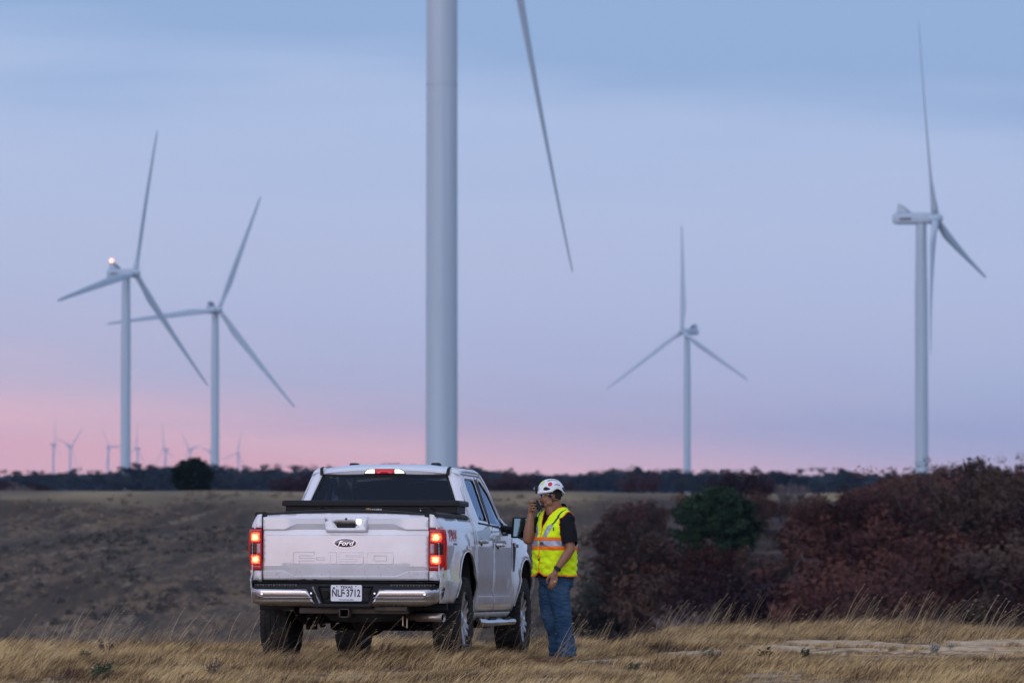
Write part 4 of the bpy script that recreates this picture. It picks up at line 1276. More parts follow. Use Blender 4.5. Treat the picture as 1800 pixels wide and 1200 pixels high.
# tailgate ------------------------------------------------------------
def lipz(x): return interp(abs(x), [(.48, 1.342), (.60, 1.290), (.83, 1.290)])
def lowz(x): return interp(abs(x), [(.50, .842), (.62, .892), (.83, .892)])


def gy(x, z):
    c = .030 * (abs(x) / .83) ** 2.5                      # gentle crown in plan
    L, K = lipz(x), lowz(x); Lb = interp(abs(x), [(.48, 1.286), (.60, 1.276), (.83, 1.276)])
    y = interp(z, [(.795, -1.118), (.815, -1.136), (K - .011, -1.138), (K, -1.126), (.935, -1.134), (1.230, -1.136), (1.238, -1.126), (Lb, -1.122), (L, -1.150), (1.395, -1.152), (1.43, -1.138)])
    return y + c


def rear_sheet(name, outer, holes, fy, mt, parent=TR, g=.04, thick=.012, smooth=True, creases=()):
    mb = sheet(outer, holes, lambda a, b: (a, fy(a, b), b), g, creases=creases)
    me = mb.mesh(name, mt, smooth)
    bm = bmesh.new(); bm.from_mesh(me); bmesh.ops.recalc_face_normals(bm, faces=bm.faces)
    f = max(bm.faces, key=lambda q: q.calc_area())
    if f.normal.y > 0: bmesh.ops.reverse_faces(bm, faces=bm.faces)
    bm.to_mesh(me); bm.free()
    o = link(bpy.data.objects.new(name, me), parent)
    if thick:
        s_ = o.modifiers.new('solid', 'SOLIDIFY'); s_.thickness = thick; s_.offset = -1
    return o


def toparc(x): return 1.425 + .022 * (1 - (x / .82) ** 2)


GH = [(-.125, 1.372), (-.075, 1.300), (.105, 1.300), (.155, 1.372)]
TGT = rear_sheet('tailgate', [(-.815, .800), (.815, .800), (.815, toparc(.815))] + [(x, toparc(x)) for x in (.6, .4, .2, 0, -.2, -.4, -.6)] + [(-.815, toparc(.815))],
                 [GH], gy, M_WHITE, g=.035, creases=[[(-.81, z), (.81, z)] for z in (.815, .935, 1.230, 1.238)] + [[(-.81, 1.395), (-.13, 1.395)], [(.16, 1.395), (.81, 1.395)]] +
                 [[(sx * .81, f(.81)), (sx * .62, f(.62)), (sx * .60, f(.60)), (sx * .50, f(.50)), (sx * .48, f(.48)), (sx * q, f(.2))] for sx, q in ((-1, .14), (1, .17)) for f in (lipz, lambda x: interp(abs(x), [(.48, 1.286), (.60, 1.276), (.83, 1.276)]))] +
                 [[(-.81, lowz(.81) - d), (-.62, lowz(.62) - d), (-.50, lowz(.5) - d), (.50, lowz(.5) - d), (.62, lowz(.62) - d), (.81, lowz(.81) - d)] for d in (0, .011)])
TGT.data.set_sharp_from_angle(angle=radians(9))
# moulding along the top of the tailgate
tm = MB(); rings = []
for k in range(17):
    x = -.82 + 1.64 * k / 16; z = toparc(x) + .002
    y = gy(x, 1.4) ; h = .030 * (1 - (x / .95) ** 2)
    rings.append([(x, y + .004, z), (x, y + .012, z + h), (x, y + .06, z + h + .004), (x, y + .10, z)])
tm.rings(rings); tm.build('tailgate_moulding', M_BLACK, TGT, smooth=True)
# handle: recess, dark slot, camera and lit lamp
rear_sheet('handle_recess', [(-.14, 1.385), (-.14, 1.29), (.17, 1.29), (.17, 1.385)], [], lambda a, b: -1.098 + (1.38 - b) * .15, M_PAINTD, TGT, g=.05)
rear_sheet('handle_bezel', [(-.20, 1.412), (-.185, 1.262), (.215, 1.262), (.23, 1.412)], [[(-.118, 1.366), (-.072, 1.303), (.102, 1.303), (.148, 1.366)]], lambda a, b: -1.156, M_WHITE, TGT, g=.05, thick=.016)
v = MB(); v.box(-.085, .095, -1.140, -1.115, 1.306, 1.350); hnd = v.build('tailgate_handle', M_BLACK, TGT, bevel=.006)
v = MB(); v.lathe([(.001, 0), (.012, 0), (.014, -.01)], 12, Matrix.Translation((.012, -1.157, 1.388)) @ Matrix.Rotation(pi / 2, 4, 'X')); v.build('camera_lens', M_BLACK, TGT)
v = MB(); v.ell((.136, -1.158, 1.362), (.028, .012, .028)); v.build('reverse_lamp', M_WLED, TGT, smooth=True)
# oval badge
def oval(name, rx, rz, y0, y1, mt, parent, c=(.003, 1.157)):
    mb = MB(); n = 40
    mb.rings([[(c[0] + rx * cos(2 * pi * k / n), y0, c[1] + rz * sin(2 * pi * k / n)) for k in range(n)], [(c[0] + (rx - .004) * cos(2 * pi * k / n), y1, c[1] + (rz - .004) * sin(2 * pi * k / n)) for k in range(n)]])
    return mb.build(name, mt, parent, smooth=True, angle=30)


gb = -1.126
ov = oval('oval_badge', .120, .050, gb, gb - .014, M_BRIGHT, TGT)
oval('badge_field', .112, .043, gb - .013, gb - .018, M_NAVY, ov)
oval('badge_ring', .104, .037, gb - .017, gb - .0195, M_BRIGHT, ov)
oval('badge_inner', .101, .0345, gb - .019, gb - .0205, M_NAVY, ov)
text_obj('Ford', .062, M_BRIGHT, ov, (.003, gb - .0215, 1.154), (radians(90), 0, 0), .002, bold=.0, sx=1.25, shear=.35)
# stamped letters: each a raised outline frame of thin ridges
def stamp(name, poly, inner=None):
    mb = MB()
    for P in [poly] + (inner or []):
        pts_ = [Vector((p[0], gy(p[0], p[1]) - .001, p[1])) for p in P] + [Vector((P[0][0], gy(*P[0]) - .001, P[0][1]))]
        mb.tube(pts_, .0034, 5)
    return mb.build(name, M_WHITE, TGT, smooth=True)


z0, z1 = .955, 1.070; e = .016
def rr_(x0, x1): return [(x0 + e, z0), (x1 - e, z0), (x1, z0 + e), (x1, z1 - e), (x1 - e, z1), (x0 + e, z1), (x0, z1 - e), (x0, z0 + e)]
stamp('stamped_letter', [(-.515, z0), (-.455, z0), (-.455, z0 + .032), (-.305, z0 + .032), (-.305, z0 + .058), (-.455, z0 + .058), (-.455, z0 + .082), (-.305, z0 + .082), (-.305, z1), (-.500, z1), (-.515, z1 - e)])['label'] = 'stamped letter F on the tailgate'
stamp('stamped_dash', [(-.285, z0 + .040), (-.205, z0 + .040), (-.205, z0 + .064), (-.285, z0 + .064)])['label'] = 'stamped hyphen on the tailgate'
stamp('stamped_letter', [(-.145, z0), (-.085, z0), (-.085, z1), (-.160, z1), (-.175, z1 - .022), (-.145, z1 - .022)])['label'] = 'stamped figure 1 on the tailgate'
stamp('stamped_letter', [(-.060, z0), (.165, z0), (.182, z0 + .016), (.182, z0 + .064), (.170, z0 + .074), (.005, z0 + .074), (.005, z0 + .090), (.182, z0 + .090), (.182, z1), (-.060, z1), (-.060, z0 + .048), (.118, z0 + .048), (.118, z0 + .028), (-.060, z0 + .028)])['label'] = 'stamped figure 5 on the tailgate'
stamp('stamped_letter', rr_(.215, .475), [[(.285, z0 + .034), (.405, z0 + .034), (.405, z1 - .034), (.285, z1 - .034)]])['label'] = 'stamped figure 0 on the tailgate'

# tail lamps ------------------------------------------------------------
def lampy(sg):
    def f(x, z):
        w = abs(x); return -1.140 + .012 * sm(.83, .9, w) + .10 * (max(0, (w - .90)) / .075) ** 2
    return f


for sg in (1, -1):
    f = lampy(sg); X = lambda q: sg * q
    outl = [(X(.826), .898), (X(.93), .898), (X(.952), .93), (X(.974), 1.04), (X(.980), 1.15), (X(.972), 1.27), (X(.95), 1.292), (X(.826), 1.298)]
    lp = rear_sheet('tail_lamp', outl, [], f, M_RED, g=.022, thick=.03)
    lp['label'] = 'lit tail lamp on the right, beside the tailgate' if sg > 0 else 'lit tail lamp at the left corner of the truck'
    # lit chambers, centre and reverse lens
    def blk(name, x0, x1, za, zb, off, mt, par=lp, g=.02):
        return rear_sheet(name, [(X(x0), za), (X(x1), za), (X(x1), zb), (X(x0), zb)], [], lambda a, b: f(a, b) - off, mt, par, g=g, thick=.002)
    blk('lit_chamber', .832, .945, 1.160, 1.268, .004, glowmat('lit_lens', sg * .893, 1.213, .080, .072))
    blk('lit_chamber', .834, .940, .945, 1.045, .004, glowmat('lit_lens', sg * .888, .997, .076, .068))
    blk('dark_lens', .880, .955, 1.050, 1.155, .003, M_REDD)
    blk('reverse_lens', .838, .872, 1.055, 1.150, .003, M_REV)
    blk('lens_line', .832, .945, 1.272, 1.279, .005, M_REV)
    blk('lens_line', .832, .935, .925, .931, .005, M_REV)
    # painted lamp-side wrap and corner above / below
    wr = MB(); rings = []
    for z in (.90, .96, 1.05, 1.15, 1.24, 1.292):
        hw = interp(z, [(.898, .93), (.93, .952), (1.04, .974), (1.15, .98), (1.27, .972), (1.292, .95)])
        rings.append([(sg * hw, -1.035, z), (sg * (bodyx(-.94, z) + .004), -.985 + .0, z), (sg * (bodyx(-.90, z) + .004), -.92, z)])
    wr.rings(rings, cap=False, closed=False); q = wr.build('lamp_side', M_RED, lp, smooth=True); sdm = q.modifiers.new('s', 'SOLIDIFY'); sdm.thickness = .006
    cornr = lambda x, z: -1.128 + .028 * (abs(x) / .83) ** 2.5 * 0 + .10 * (max(0, (abs(x) - .86)) / .10) ** 2
    rear_sheet('rear_corner', [(X(.826), 1.304), (X(.945), 1.302), (X(.926), 1.345), (X(.90), 1.385), (X(.868), 1.43), (X(.826), 1.437)], [], cornr, M_WHITE, g=.03)
    rear_sheet('rear_corner', [(X(.826), .800), (X(.950), .795), (X(.958), .892), (X(.826), .892)], [], cornr, M_WHITE, g=.03)

# bumper ------------------------------------------------------------
def by(x, z):
    w = abs(x); y = -1.245 + .022 * (w / .9) ** 2
    y += .20 * (max(0, w - .80) / .165) ** 2.2
    y += .012 * sm(.66, .60, z) + .05 * sm(.575, .54, z)
    return y


for sg in (1, -1):
    X = lambda q: sg * q
    P = [(X(.268), .542), (X(.80), .550), (X(.90), .575), (X(.952), .635), (X(.965), .735), (X(.945), .742), (X(.905), .712), (X(.362), .705), (X(.352), .700)]
    ch = rear_sheet('bumper_end', P, [], by, M_CHROME, g=.025, thick=.02)
    ch['label'] = 'chrome bumper end on the %s' % ('right' if sg > 0 else 'left')
    st = MB(); st.tube([(X(.355), by(.355, .70) - .004, .703), (X(.905), by(.905, .71) - .004, .710), (X(.945), by(.945, .74) - .004, .738)], .005, 6); st.build('edge_bead', M_BRIGHT, ch, smooth=True)
    st = MB(); st.tube([(X(q), by(q, .63) - .002 - (.004 if q < .85 else 0), .628 + .05 * sm(.78, .92, q)) for q in (.30, .5, .6, .7, .78, .84, .90)], .007, 6); st.build('bumper_crease', M_CHROME, ch, smooth=True)
    st = MB(); st.lathe([(.001, -.006), (.012, -.006), (.015, 0)], 12, Matrix.Translation((X(.80), by(.80, .66) - .001, .665)) @ Matrix.Rotation(-pi / 2, 4, 'X')); st.build('parking_sensor', M_BRIGHT, ch, smooth=True)
    st = MB(); st.lathe([(.001, -.006), (.009, -.006), (.011, 0)], 10, Matrix.Translation((X(.312), by(.312, .67) + .004, .672)) @ Matrix.Rotation(-pi / 2, 4, 'X')); st.build('bumper_bolt', M_BRIGHT, TR, smooth=True)
bc = rear_sheet('bumper_centre', [(-.275, .536), (.275, .536), (.367, .708), (.905, .716), (.935, .748), (.93, .778), (-.93, .778), (-.935, .748), (-.905, .716), (-.367, .708)],
                [[(-.205, .572), (.245, .572), (.300, .745), (-.250, .745)]], lambda a, b: by(a, min(max(b, .6), .70)) + .012 + (.05 * sm(.72, .775, b) if b > .72 else 0), M_BLACK, g=.03, thick=.02)
rear_sheet('plate_recess', [(-.215, .564), (.255, .564), (.31, .752), (-.26, .752)], [], lambda a, b: -1.195, M_BLACK, bc, g=.1)
stp = MB()
for sg in (1, -1):
    for k in range(16):
        x = sg * (.47 + k * .027)
        stp.box(x - .008, x + .008, by(x, .7) + .030, by(x, .7) + .10, .742 + .006 * (k % 2), .760)
stp.build('step_tread', mat('tread_grey', (.10, .095, .09), rough=.7), bc)['kind'] = 'stuff'
tp = MB(); tp.add([(-.93, -1.20, .779), (.93, -1.20, .779), (.93, -1.10, .785), (-.93, -1.10, .785)], [(0, 1, 2, 3)]); tp.build('step_pad', M_BLACK, bc)
bx_ = MB(); bx_.tube([(-.300, -1.226, .735), (-.262, -1.222, .65), (-.228, -1.222, .575)], .010, 5); bx_.build('recess_trim', M_BADGEG, bc)
bx_ = MB(); bx_.lathe([(.001, -.02), (.035, -.02), (.042, 0)], 14, Matrix.Translation((-.175, -1.20, .655)) @ Matrix.Rotation(-pi / 2, 4, 'X') ); bx_.build('trailer_socket', M_UNDER, bc, smooth=True)
# licence plate
pl = MB(); n = 6; pr = []
for cx, cz, a0_ in ((.183 - .012, .753 - .012, 0), (-.122 + .012, .753 - .012, 90), (-.122 + .012, .597 + .012, 180), (.183 - .012, .597 + .012, 270)):
    pr += [(cx + .012 * cos(radians(a0_ + k * 18)), cz + .012 * sin(radians(a0_ + k * 18))) for k in range(6)]
pl.rings([[(x, -1.214, z) for x, z in pr], [(x, -1.218, z) for x, z in pr]])
plate = pl.build('licence_plate', M_PLATEW, bc)
plate['label'] = 'white licence plate reading TEXAS NLF 3712'
R90 = (radians(90), 0, 0); pc = .0305
text_obj('TEXAS', .034, M_INK, plate, (pc, -1.2195, .731), R90, .0015, bold=.0010, sx=1.25)
text_obj('NLF', .098, M_INK, plate, (pc - .083, -1.2195, .672), R90, .0015, bold=.0020, sx=.72)
text_obj('3712', .098, M_INK, plate, (pc + .068, -1.2195, .672), R90, .0015, bold=.0020, sx=.72)
text_obj('The Lone Star State', .016, M_INK, plate, (pc, -1.2195, .611), R90, .0015, bold=.0004, sx=1.1)


def star(parent, c, r, mt=M_INK, y=-1.2195):
    mb = MB(); P = [(c[0] + (r if k % 2 == 0 else r * .42) * sin(pi * k / 5), c[1] + (r if k % 2 == 0 else r * .42) * cos(pi * k / 5)) for k in range(10)]
    mb.rings([[(x, y, z) for x, z in P], [(x, y - .001, z) for x, z in P]]); return mb.build('star_emblem', mt, parent)


star(plate, (pc - .122, .722), .017); star(plate, (pc - .020, .672), .012)
for x in (pc - .094, pc + .094):
    b_ = MB(); b_.ell((x, -1.219, .739), (.006, .003, .006), nu=8, nv=6); b_.build('plate_screw', M_INK, plate)

# underneath ------------------------------------------------------------
u = MB(); u.box(-.45, .62, -1.14, -1.04, .475, .535); u.box(.30, .62, -1.18, -1.05, .50, .545); hb2 = u.build('hitch_bar', M_RUST, TR, bevel=.012)
u = MB()
for a, b, c, d in ((-.038, -.028, .44, .525), (.052, .062, .44, .525), (-.038, .062, .44, .45), (-.038, .062, .515, .525)): u.box(a, b, -1.235, -1.05, c, d)
u.build('hitch_receiver', M_RUST, hb2)
u = MB(); u.box(-.026, .050, -1.15, -1.06, .455, .512); u.build('receiver_hole', M_GAP, hb2)
u = MB(); u.box(-.62, -.50, -1.12, 4.4, .50, .62); u.box(.50, .62, -1.12, 4.4, .50, .62)
for yy in (-.9, .6, 1.6, 2.6, 4.2): u.box(-.5, .5, yy, yy + .1, .50, .60)
u.build('chassis_frame', M_UNDER, TR)
u = MB(); u.tube([(-.80, 0, .43), (.80, 0, .43)], .055, 10); u.ell((.03, 0, .42), (.19, .17, .17)); u.build('rear_axle', M_UNDER, TR, smooth=True)
u = MB(); u.tube([(-.80, 3.69, .43), (.80, 3.69, .43)], .05, 10); u.ell((-.2, 3.69, .40), (.16, .16, .14)); u.box(-.55, .55, 3.9, 4.1, .30, .42); u.build('front_axle', M_UNDER, TR, smooth=False)
u = MB(); u.lathe([(.20, -.10), (.36, -.10), (.41, -.05), (.41, .05), (.36, .10), (.20, .10), (.20, -.10)], 28, Matrix.Translation((.12, -.62, .52)) @ Matrix.Rotation(radians(4), 4, 'X')); u.build('spare_tyre', M_TYRE, TR, smooth=True)
u = MB(); u.box(-.5, -.15, .6, 1.7, .30, .50); u.box(.28, .60, .8, 2.0, .30, .48); u.box(-.30, .35, 2.2, 3.4, .28, .52); u.build('transmission_and_tank', M_UNDER, TR, bevel=.03)
for sg in (1, -1):
    u = MB(); u.tube([(sg * .56, -.85, .52), (sg * .56, -.4, .40), (sg * .56, 0, .36), (sg * .56, .5, .42), (sg * .56, .8, .5)], .03, 6); u.box(sg * .56 - .04, sg * .56 + .04, -.09, .09, .31, .48)
    u.tube([(sg * .42, -.12, .34), (sg * .50, -.2, .62)], .03, 8); u.build('leaf_spring', M_UNDER, TR)
u = MB(); u.tube([(.40, -.2, .50), (.46, -.55, .47), (.60, -.82, .445), (.80, -.93, .442)], .036, 12); ex = u.build('exhaust_pipe', M_RUST, TR, smooth=True)
u = MB(); u.tube([(.66, -.865, .443), (.94, -.975, .440)], .043, 18, cap=False); q = u.build('exhaust_tip', M_EXH, ex, smooth=True); sdm = q.modifiers.new('s', 'SOLIDIFY'); sdm.thickness = .005
u = MB(); u.tube([(.66, -.865, .443), (.92, -.967, .440)], .036, 14); u.build('tip_inside', M_GAP, ex)
u = MB(); u.tube([(.50, -.75, .455), (.50, -.75, .36), (.54, -.75, .34), (.54, -.75, .45)], .008, 5); u.build('exhaust_hanger', M_EXH, ex)

# wheels ------------------------------------------------------------
def wheel_meshes():
    RT = .42
    ty = MB(); ty.lathe([(.262, -.118), (.30, -.134), (.345, -.142), (.385, -.137), (.404, -.120), (.410, -.08), (.412, 0), (.410, .08), (.404, .120), (.385, .137), (.345, .142), (.30, .134), (.262, .118), (.255, .10), (.255, -.10), (.262, -.118)], 56)
    tread = MB()
    for k in range(44):
        a = 2 * pi * k / 44
        for j, (h0, h1, da, r0) in enumerate(((-.135, -.085, 0, .400), (-.075, -.030, .5, .408), (-.02, .02, .15, .410), (.030, .075, .5, .408), (.085, .135, 0, .400))):
            aa = a + da * 2 * pi / 44; w = .021
            M = Matrix.Rotation(aa, 4, 'Z')
            if j in (0, 4):
                s_ = -1 if j == 0 else 1
                vs = [(r0 - .012, -w, h0), (r0 - .012, w, h0), (r0 - .012, w, h1), (r0 - .012, -w, h1), (RT + (.0 if s_ * h0 < s_ * h1 and s_ > 0 else -.010 * (j == 0)), -w, h0), (RT - .010 * (j == 0), w, h0), (RT - .010 * (j == 4), w, h1), (RT - .010 * (j == 4), -w, h1)]
            else:
                sk = .010 * (1 if j % 2 else -1)
                vs = [(r0 - .010, -w + sk, h0), (r0 - .010, w + sk, h0), (r0 - .010, w - sk, h1), (r0 - .010, -w - sk, h1), (RT, -w + sk, h0), (RT, w + sk, h0), (RT, w - sk, h1), (RT, -w - sk, h1)]
            tread.add(vs, [(0, 3, 2, 1), (4, 5, 6, 7), (0, 1, 5, 4), (1, 2, 6, 5), (2, 3, 7, 6), (3, 0, 4, 7)], M)
        # side lugs on the shoulder
        if k % 2 == 0:
            for s_ in (1, -1):
                tread.add([(.365, -.02, s_ * .139), (.365, .02, s_ * .139), (.40, .02, s_ * .132), (.40, -.02, s_ * .132), (.365, -.016, s_ * .146), (.365, .016, s_ * .146), (.40, .016, s_ * .139), (.40, -.016, s_ * .139)],
                          [(0, 3, 2, 1), (4, 5, 6, 7), (0, 1, 5, 4), (1, 2, 6, 5), (2, 3, 7, 6), (3, 0, 4, 7)], Matrix.Rotation(2 * pi * k / 44, 4, 'Z'))
    rim = MB(); rim.lathe([(.262, .120), (.272, .118), (.268, .106), (.246, .085), (.236, .02), (.236, -.11), (.262, -.12)], 44)
    dish = MB(); dish.lathe([(.236, .02), (.12, .01), (.02, .0), (.001, .0)], 32); dish.lathe([(.272, -.1235), (.001, -.1185)], 32)  # second disc: dark back plate added to cover the shiny inner rim
    spk = MB()
    for k in range(6):
        for s_ in (1, -1):
            M = Matrix.Rotation(2 * pi * k / 6 + s_ * .13, 4, 'Z')
            spk.add([(.05, -.022, .045), (.05, .022, .045), (.262, .026 + s_ * .01, .095), (.262, -.012 + s_ * .01, .095), (.05, -.026, .085), (.05, .026, .085), (.258, .028 + s_ * .01, .114), (.258, -.014 + s_ * .01, .114)],
                    [(0, 3, 2, 1), (4, 5, 6, 7), (0, 1, 5, 4), (1, 2, 6, 5), (2, 3, 7, 6), (3, 0, 4, 7)], M)
    hubc = MB(); hubc.lathe([(.075, .05), (.075, .09), (.05, .10), (.035, .104), (.001, .104)], 20)
    for k in range(6): hubc.lathe([(.009, .08), (.009, .10), (.001, .10)], 6, Matrix.Translation((.055 * cos(k * pi / 3), .055 * sin(k * pi / 3), 0)))
    def fin(mb, n, mt, s_=True):
        me = mb.mesh(n, mt, s_); bm = bmesh.new(); bm.from_mesh(me); bmesh.ops.recalc_face_normals(bm, faces=bm.faces); bm.to_mesh(me); bm.free(); 
        if s_: me.set_sharp_from_angle(angle=radians(38))
        return me
    return fin(rim, 'wheel', M_RIM), fin(ty, 'tyre', M_TYRE), fin(tread, 'tread_blocks', M_TYRE, False), fin(dish, 'pocket_and_cover_plate', M_RIMD), fin(spk, 'spokes', M_RIM, False), fin(hubc, 'hub_cap', M_RIM)


WM = wheel_meshes()
for y in (0, 3.693):
    for sg in (1, -1):
        w = link(bpy.data.objects.new('wheel', WM[0]), TR)
        w.location = (sg * .862, y, .42); w.rotation_euler = Euler((0, radians(90 * sg), 0)); 
        for nm_, me in zip(('tyre', 'tread_blocks', 'pocket_and_cover_plate', 'spokes', 'hub_cap'), WM[1:]):
            o = link(bpy.data.objects.new(nm_, me), w)
            if nm_ == 'tread_blocks': o['kind'] = 'stuff'

# cab top ------------------------------------------------------------
def rz(x, y):
    z = 1.982 - .040 * (abs(x) / .68) ** 2.4
    z -= .10 * (max(0, 1.35 - y) / .48) ** 2 * .62
    z -= .10 * (max(0, y - 1.9) / .75) ** 2
    return z


rf = MB(); NX, NY = 24, 20
for j in range(NY + 1):
    y = .905 + (2.66 - .905) * j / NY
    for i in range(NX + 1):
        x = -.695 + 1.39 * i / NX; xx = x * (1 - .03 * sm(1.1, .9, y))
        z = rz(x, y)
        if .25 < abs(x) < .5: z += .006 * sm(1.15, 1.3, y)
        rf.v.append((xx, y, z))
for j in range(NY):
    for i in range(NX): rf.f.append((j * (NX + 1) + i, j * (NX + 1) + i + 1, (j + 1) * (NX + 1) + i + 1, (j + 1) * (NX + 1) + i)); rf.m.append(0)
roof = rf.build('roof', M_WHITE, TR, smooth=True); q = roof.modifiers.new('s', 'SOLIDIFY'); q.thickness = .02; q.offset = 1 if False else -1
for sg in (1, -1):
    # cant rail closing roof to side
    cr_ = MB(); rings = []
    for k in range(24):
        y = .915 + (3.0 - .915) * k / 23
        zt = rz(.695, min(y, 2.66)) if y < 2.66 else rz(.695, 2.66) - (y - 2.66) * .92
        if y < 2.2: zs = 1.90 if y > 1.15 else 1.86 + .04 * (y - .915) / .235
        else: zs = 1.885 - (y - 2.2) * .60
        xs = upx(y, max(zs, 1.41)) 
        rings.append([(sg * (.700 * (1 - .03 * sm(1.1, .9, y)) - .04 * sm(2.4, 3.0, y)), y, zt + .001), (sg * (.722 - .04 * sm(2.4, 3, y)), y, zt - .006), (sg * (xs + .002), y, zs)])
    cr_.rings(rings, cap=False, closed=False); o = cr_.build('cant_rail', M_WHITE, TR, smooth=True); q = o.modifiers.new('s', 'SOLIDIFY'); q.thickness = .01; q.offset = 0
    dt_ = MB(); dt_.tube([(sg * .706, y, rz(.695, y) + .002) for y in (1.0, 1.3, 1.7, 2.1, 2.5)], .007, 5); dt_.build('roof_ditch_strip', M_BLACK, TR)
    # black end of the roof ditch at the rear corner
    de = MB(); de.add([(sg * .628, .884, 1.862), (sg * .664, .884, 1.862), (sg * .668, .900, 1.925), (sg * .640, .900, 1.928), (sg * .645, .99, 1.945), (sg * .670, .99, 1.943)], [(0, 1, 2, 3), (3, 2, 5, 4)])
    o = de.build('ditch_end', M_BLACK, TR); q = o.modifiers.new('s', 'SOLIDIFY'); q.thickness = .012; q.offset = 0
    # rear pillar: from the back glass round to the side
    pi_ = MB(); rings = []
    for k in range(15):
        z = 1.40 + (1.935 - 1.40) * k / 14
        yr = .735 + (z - 1.42) * .40; gx = .815 - (z - 1.42) * .385
        xs = upx(yr + .20, max(z, 1.41)); ys = interp(z, [(1.40, .755), (1.50, .775), (1.58, .805), (1.90, .955), (1.935, .975)]) + .002
        P0 = Vector((gx, yr)); P1 = Vector((xs - .035, yr - .012)); P2 = Vector((xs + .001, min(ys + .03, yr + .10)))
        row = []
        for t in range(8):
            s_ = t / 7; c_ = P0.lerp(P1, s_).lerp(P1.lerp(P2, s_), s_) if t else P0
            row.append((sg * c_.x, c_.y, z))
        row.append((sg * (upx(ys, max(z, 1.41)) + .002), ys + .02, z))
        rings.append(row)
    pi_.rings(rings, cap=False, closed=False); o = pi_.build('rear_pillar', M_WHITE, TR, smooth=True); q = o.modifiers.new('s', 'SOLIDIFY'); q.thickness = .012; q.offset = 0
# header above the back glass
hd = MB(); rings = []
for k in range(25):
    x = -.66 + 1.32 * k / 24; zt = rz(x, .905) - .001
    rings.append([(x, .902, zt), (x, .893, zt - .015), (x, .905, 1.872), (x, .925, 1.868)])
hd.rings(rings, cap=False, closed=False); o = hd.build('rear_header', M_WHITE, TR, smooth=True); q = o.modifiers.new('s', 'SOLIDIFY'); q.thickness = .008; q.offset = 0
def rgl(x, z): return .742 + (z - 1.42) * .40 - .02 * (1 - (x / .8) ** 2)
rg = rear_sheet('rear_window', [(-.805, 1.425), (.805, 1.425), (.634, 1.872), (-.634, 1.872)], [], rgl, M_GLASS, g=.12, thick=0)
rear_sheet('window_seal', [(-.808, 1.42), (.808, 1.42), (.637, 1.874), (-.637, 1.874)], [[(-.775, 1.47), (.775, 1.47), (.622, 1.848), (-.622, 1.848)]], lambda x, z: rgl(x, z) - .004, M_BLACK, rg, g=.12, thick=.004)
# high stop lamp with two lit cargo lights
def chy(x, z): return .880
cm = MB()
cl_ = rear_sheet('high_stop_lamp', [(-.215, 1.874), (.215, 1.874), (.205, 1.895), (.185, 1.915), (.16, 1.925), (-.16, 1.925), (-.185, 1.915), (-.205, 1.895)], [], lambda x, z: .887, M_BLACK, g=.05, thick=.02)
rear_sheet('stop_lens', [(-.100, 1.880), (.100, 1.880), (.100, 1.920), (-.100, 1.920)], [], lambda x, z: .882, M_RLED, cl_, g=.05, thick=.004)
for sg in (1, -1):
    rear_sheet('cargo_light', [(sg * .104, 1.880), (sg * .205, 1.880), (sg * .195, 1.898), (sg * .176, 1.912), (sg * .154, 1.920), (sg * .104, 1.920)], [], lambda x, z: .882, M_WLED, cl_, g=.03, thick=.004)
    mk = MB(); x = -.44 if sg < 0 else .41
    mk.rings([[(x - .055, 1.50, rz(x, 1.5) - .01), (x + .055, 1.50, rz(x, 1.5) - .01), (x + .055, 1.62, rz(x, 1.5) - .01), (x - .055, 1.62, rz(x, 1.5) - .01)], [(x - .042, 1.51, rz(x, 1.5) + .034), (x + .042, 1.51, rz(x, 1.5) + .034), (x + .042, 1.6, rz(x, 1.5) + .028), (x - .042, 1.6, rz(x, 1.5) + .028)]])
    mk.build('roof_marker', M_BLACK, TR, bevel=.008)
# windscreen, bonnet, nose
ws = MB(); rings = []
for k in range(9):
    s_ = k / 8; y = 2.66 + s_ * .62; z = rz(0, 2.66) - s_ * .56
    rings.append([(x * (.62 + .15 * s_), y + .10 * (1 - x * x) * .9 - .06, z - .03 * x * x * (1 - s_) - .02) for x in [-1 + 2 * i / 10 for i in range(11)]])
ws.rings(rings, cap=False, closed=False); ws.build('windscreen', M_WIND, TR, smooth=True)
for sg in (1, -1):
    ap_ = MB(); ap_.tube([(sg * .64, 2.58, rz(.69, 2.6) - .03), (sg * .735, 2.93, 1.58), (sg * .80, 3.22, 1.33)], [.028, .03, .032], 8); ap_.build('front_pillar', M_WHITE, TR, smooth=True)
hd = MB(); rings = []
for k in range(13):
    s_ = k / 12; y = 3.16 + s_ * 1.42; z = 1.318 - .10 * s_ - .09 * s_ ** 6
    rings.append([(x * (.80 - .05 * s_ ** 3), y + .06 * (1 - x * x) * s_, z - .05 * abs(x) ** 4 + (.018 if .45 < abs(x) < .8 else 0)) for x in [-1 + 2 * i / 16 for i in range(17)]])
hd.rings(rings, cap=False, closed=False); o = hd.build('bonnet', M_WHITE, TR, smooth=True); q = o.modifiers.new('s', 'SOLIDIFY'); q.thickness = .02; q.offset = 0
for sg in (1, -1):
    fs_ = MB(); rings = []
    for k in range(13):
        s_ = k / 12; y = 3.08 + s_ * 1.50; z = 1.318 - .10 * s_ - .09 * s_ ** 6
        zf = interp(y, [(3.07, 1.30), (3.30, 1.262), (4.0, 1.215), (4.45, 1.16), (4.6, 1.08)])
        rings.append([(sg * (.79 - .05 * s_ ** 3), y, z - .045), (sg * (.86 - .05 * s_ ** 3), y, max(zf + .012, z - .06) + .0), (sg * bodyx(y, zf), y, zf - .002)])
    fs_.rings(rings, cap=False, closed=False); o = fs_.build('fender_top', M_WHITE, TR, smooth=True); q = o.modifiers.new('s', 'SOLIDIFY'); q.thickness = .01; q.offset = 0
gr_ = MB(); gr_.box(-.60, .60, 4.60, 4.66, .78, 1.10); gl = gr_.build('grille', M_BLACK, TR, bevel=.02)
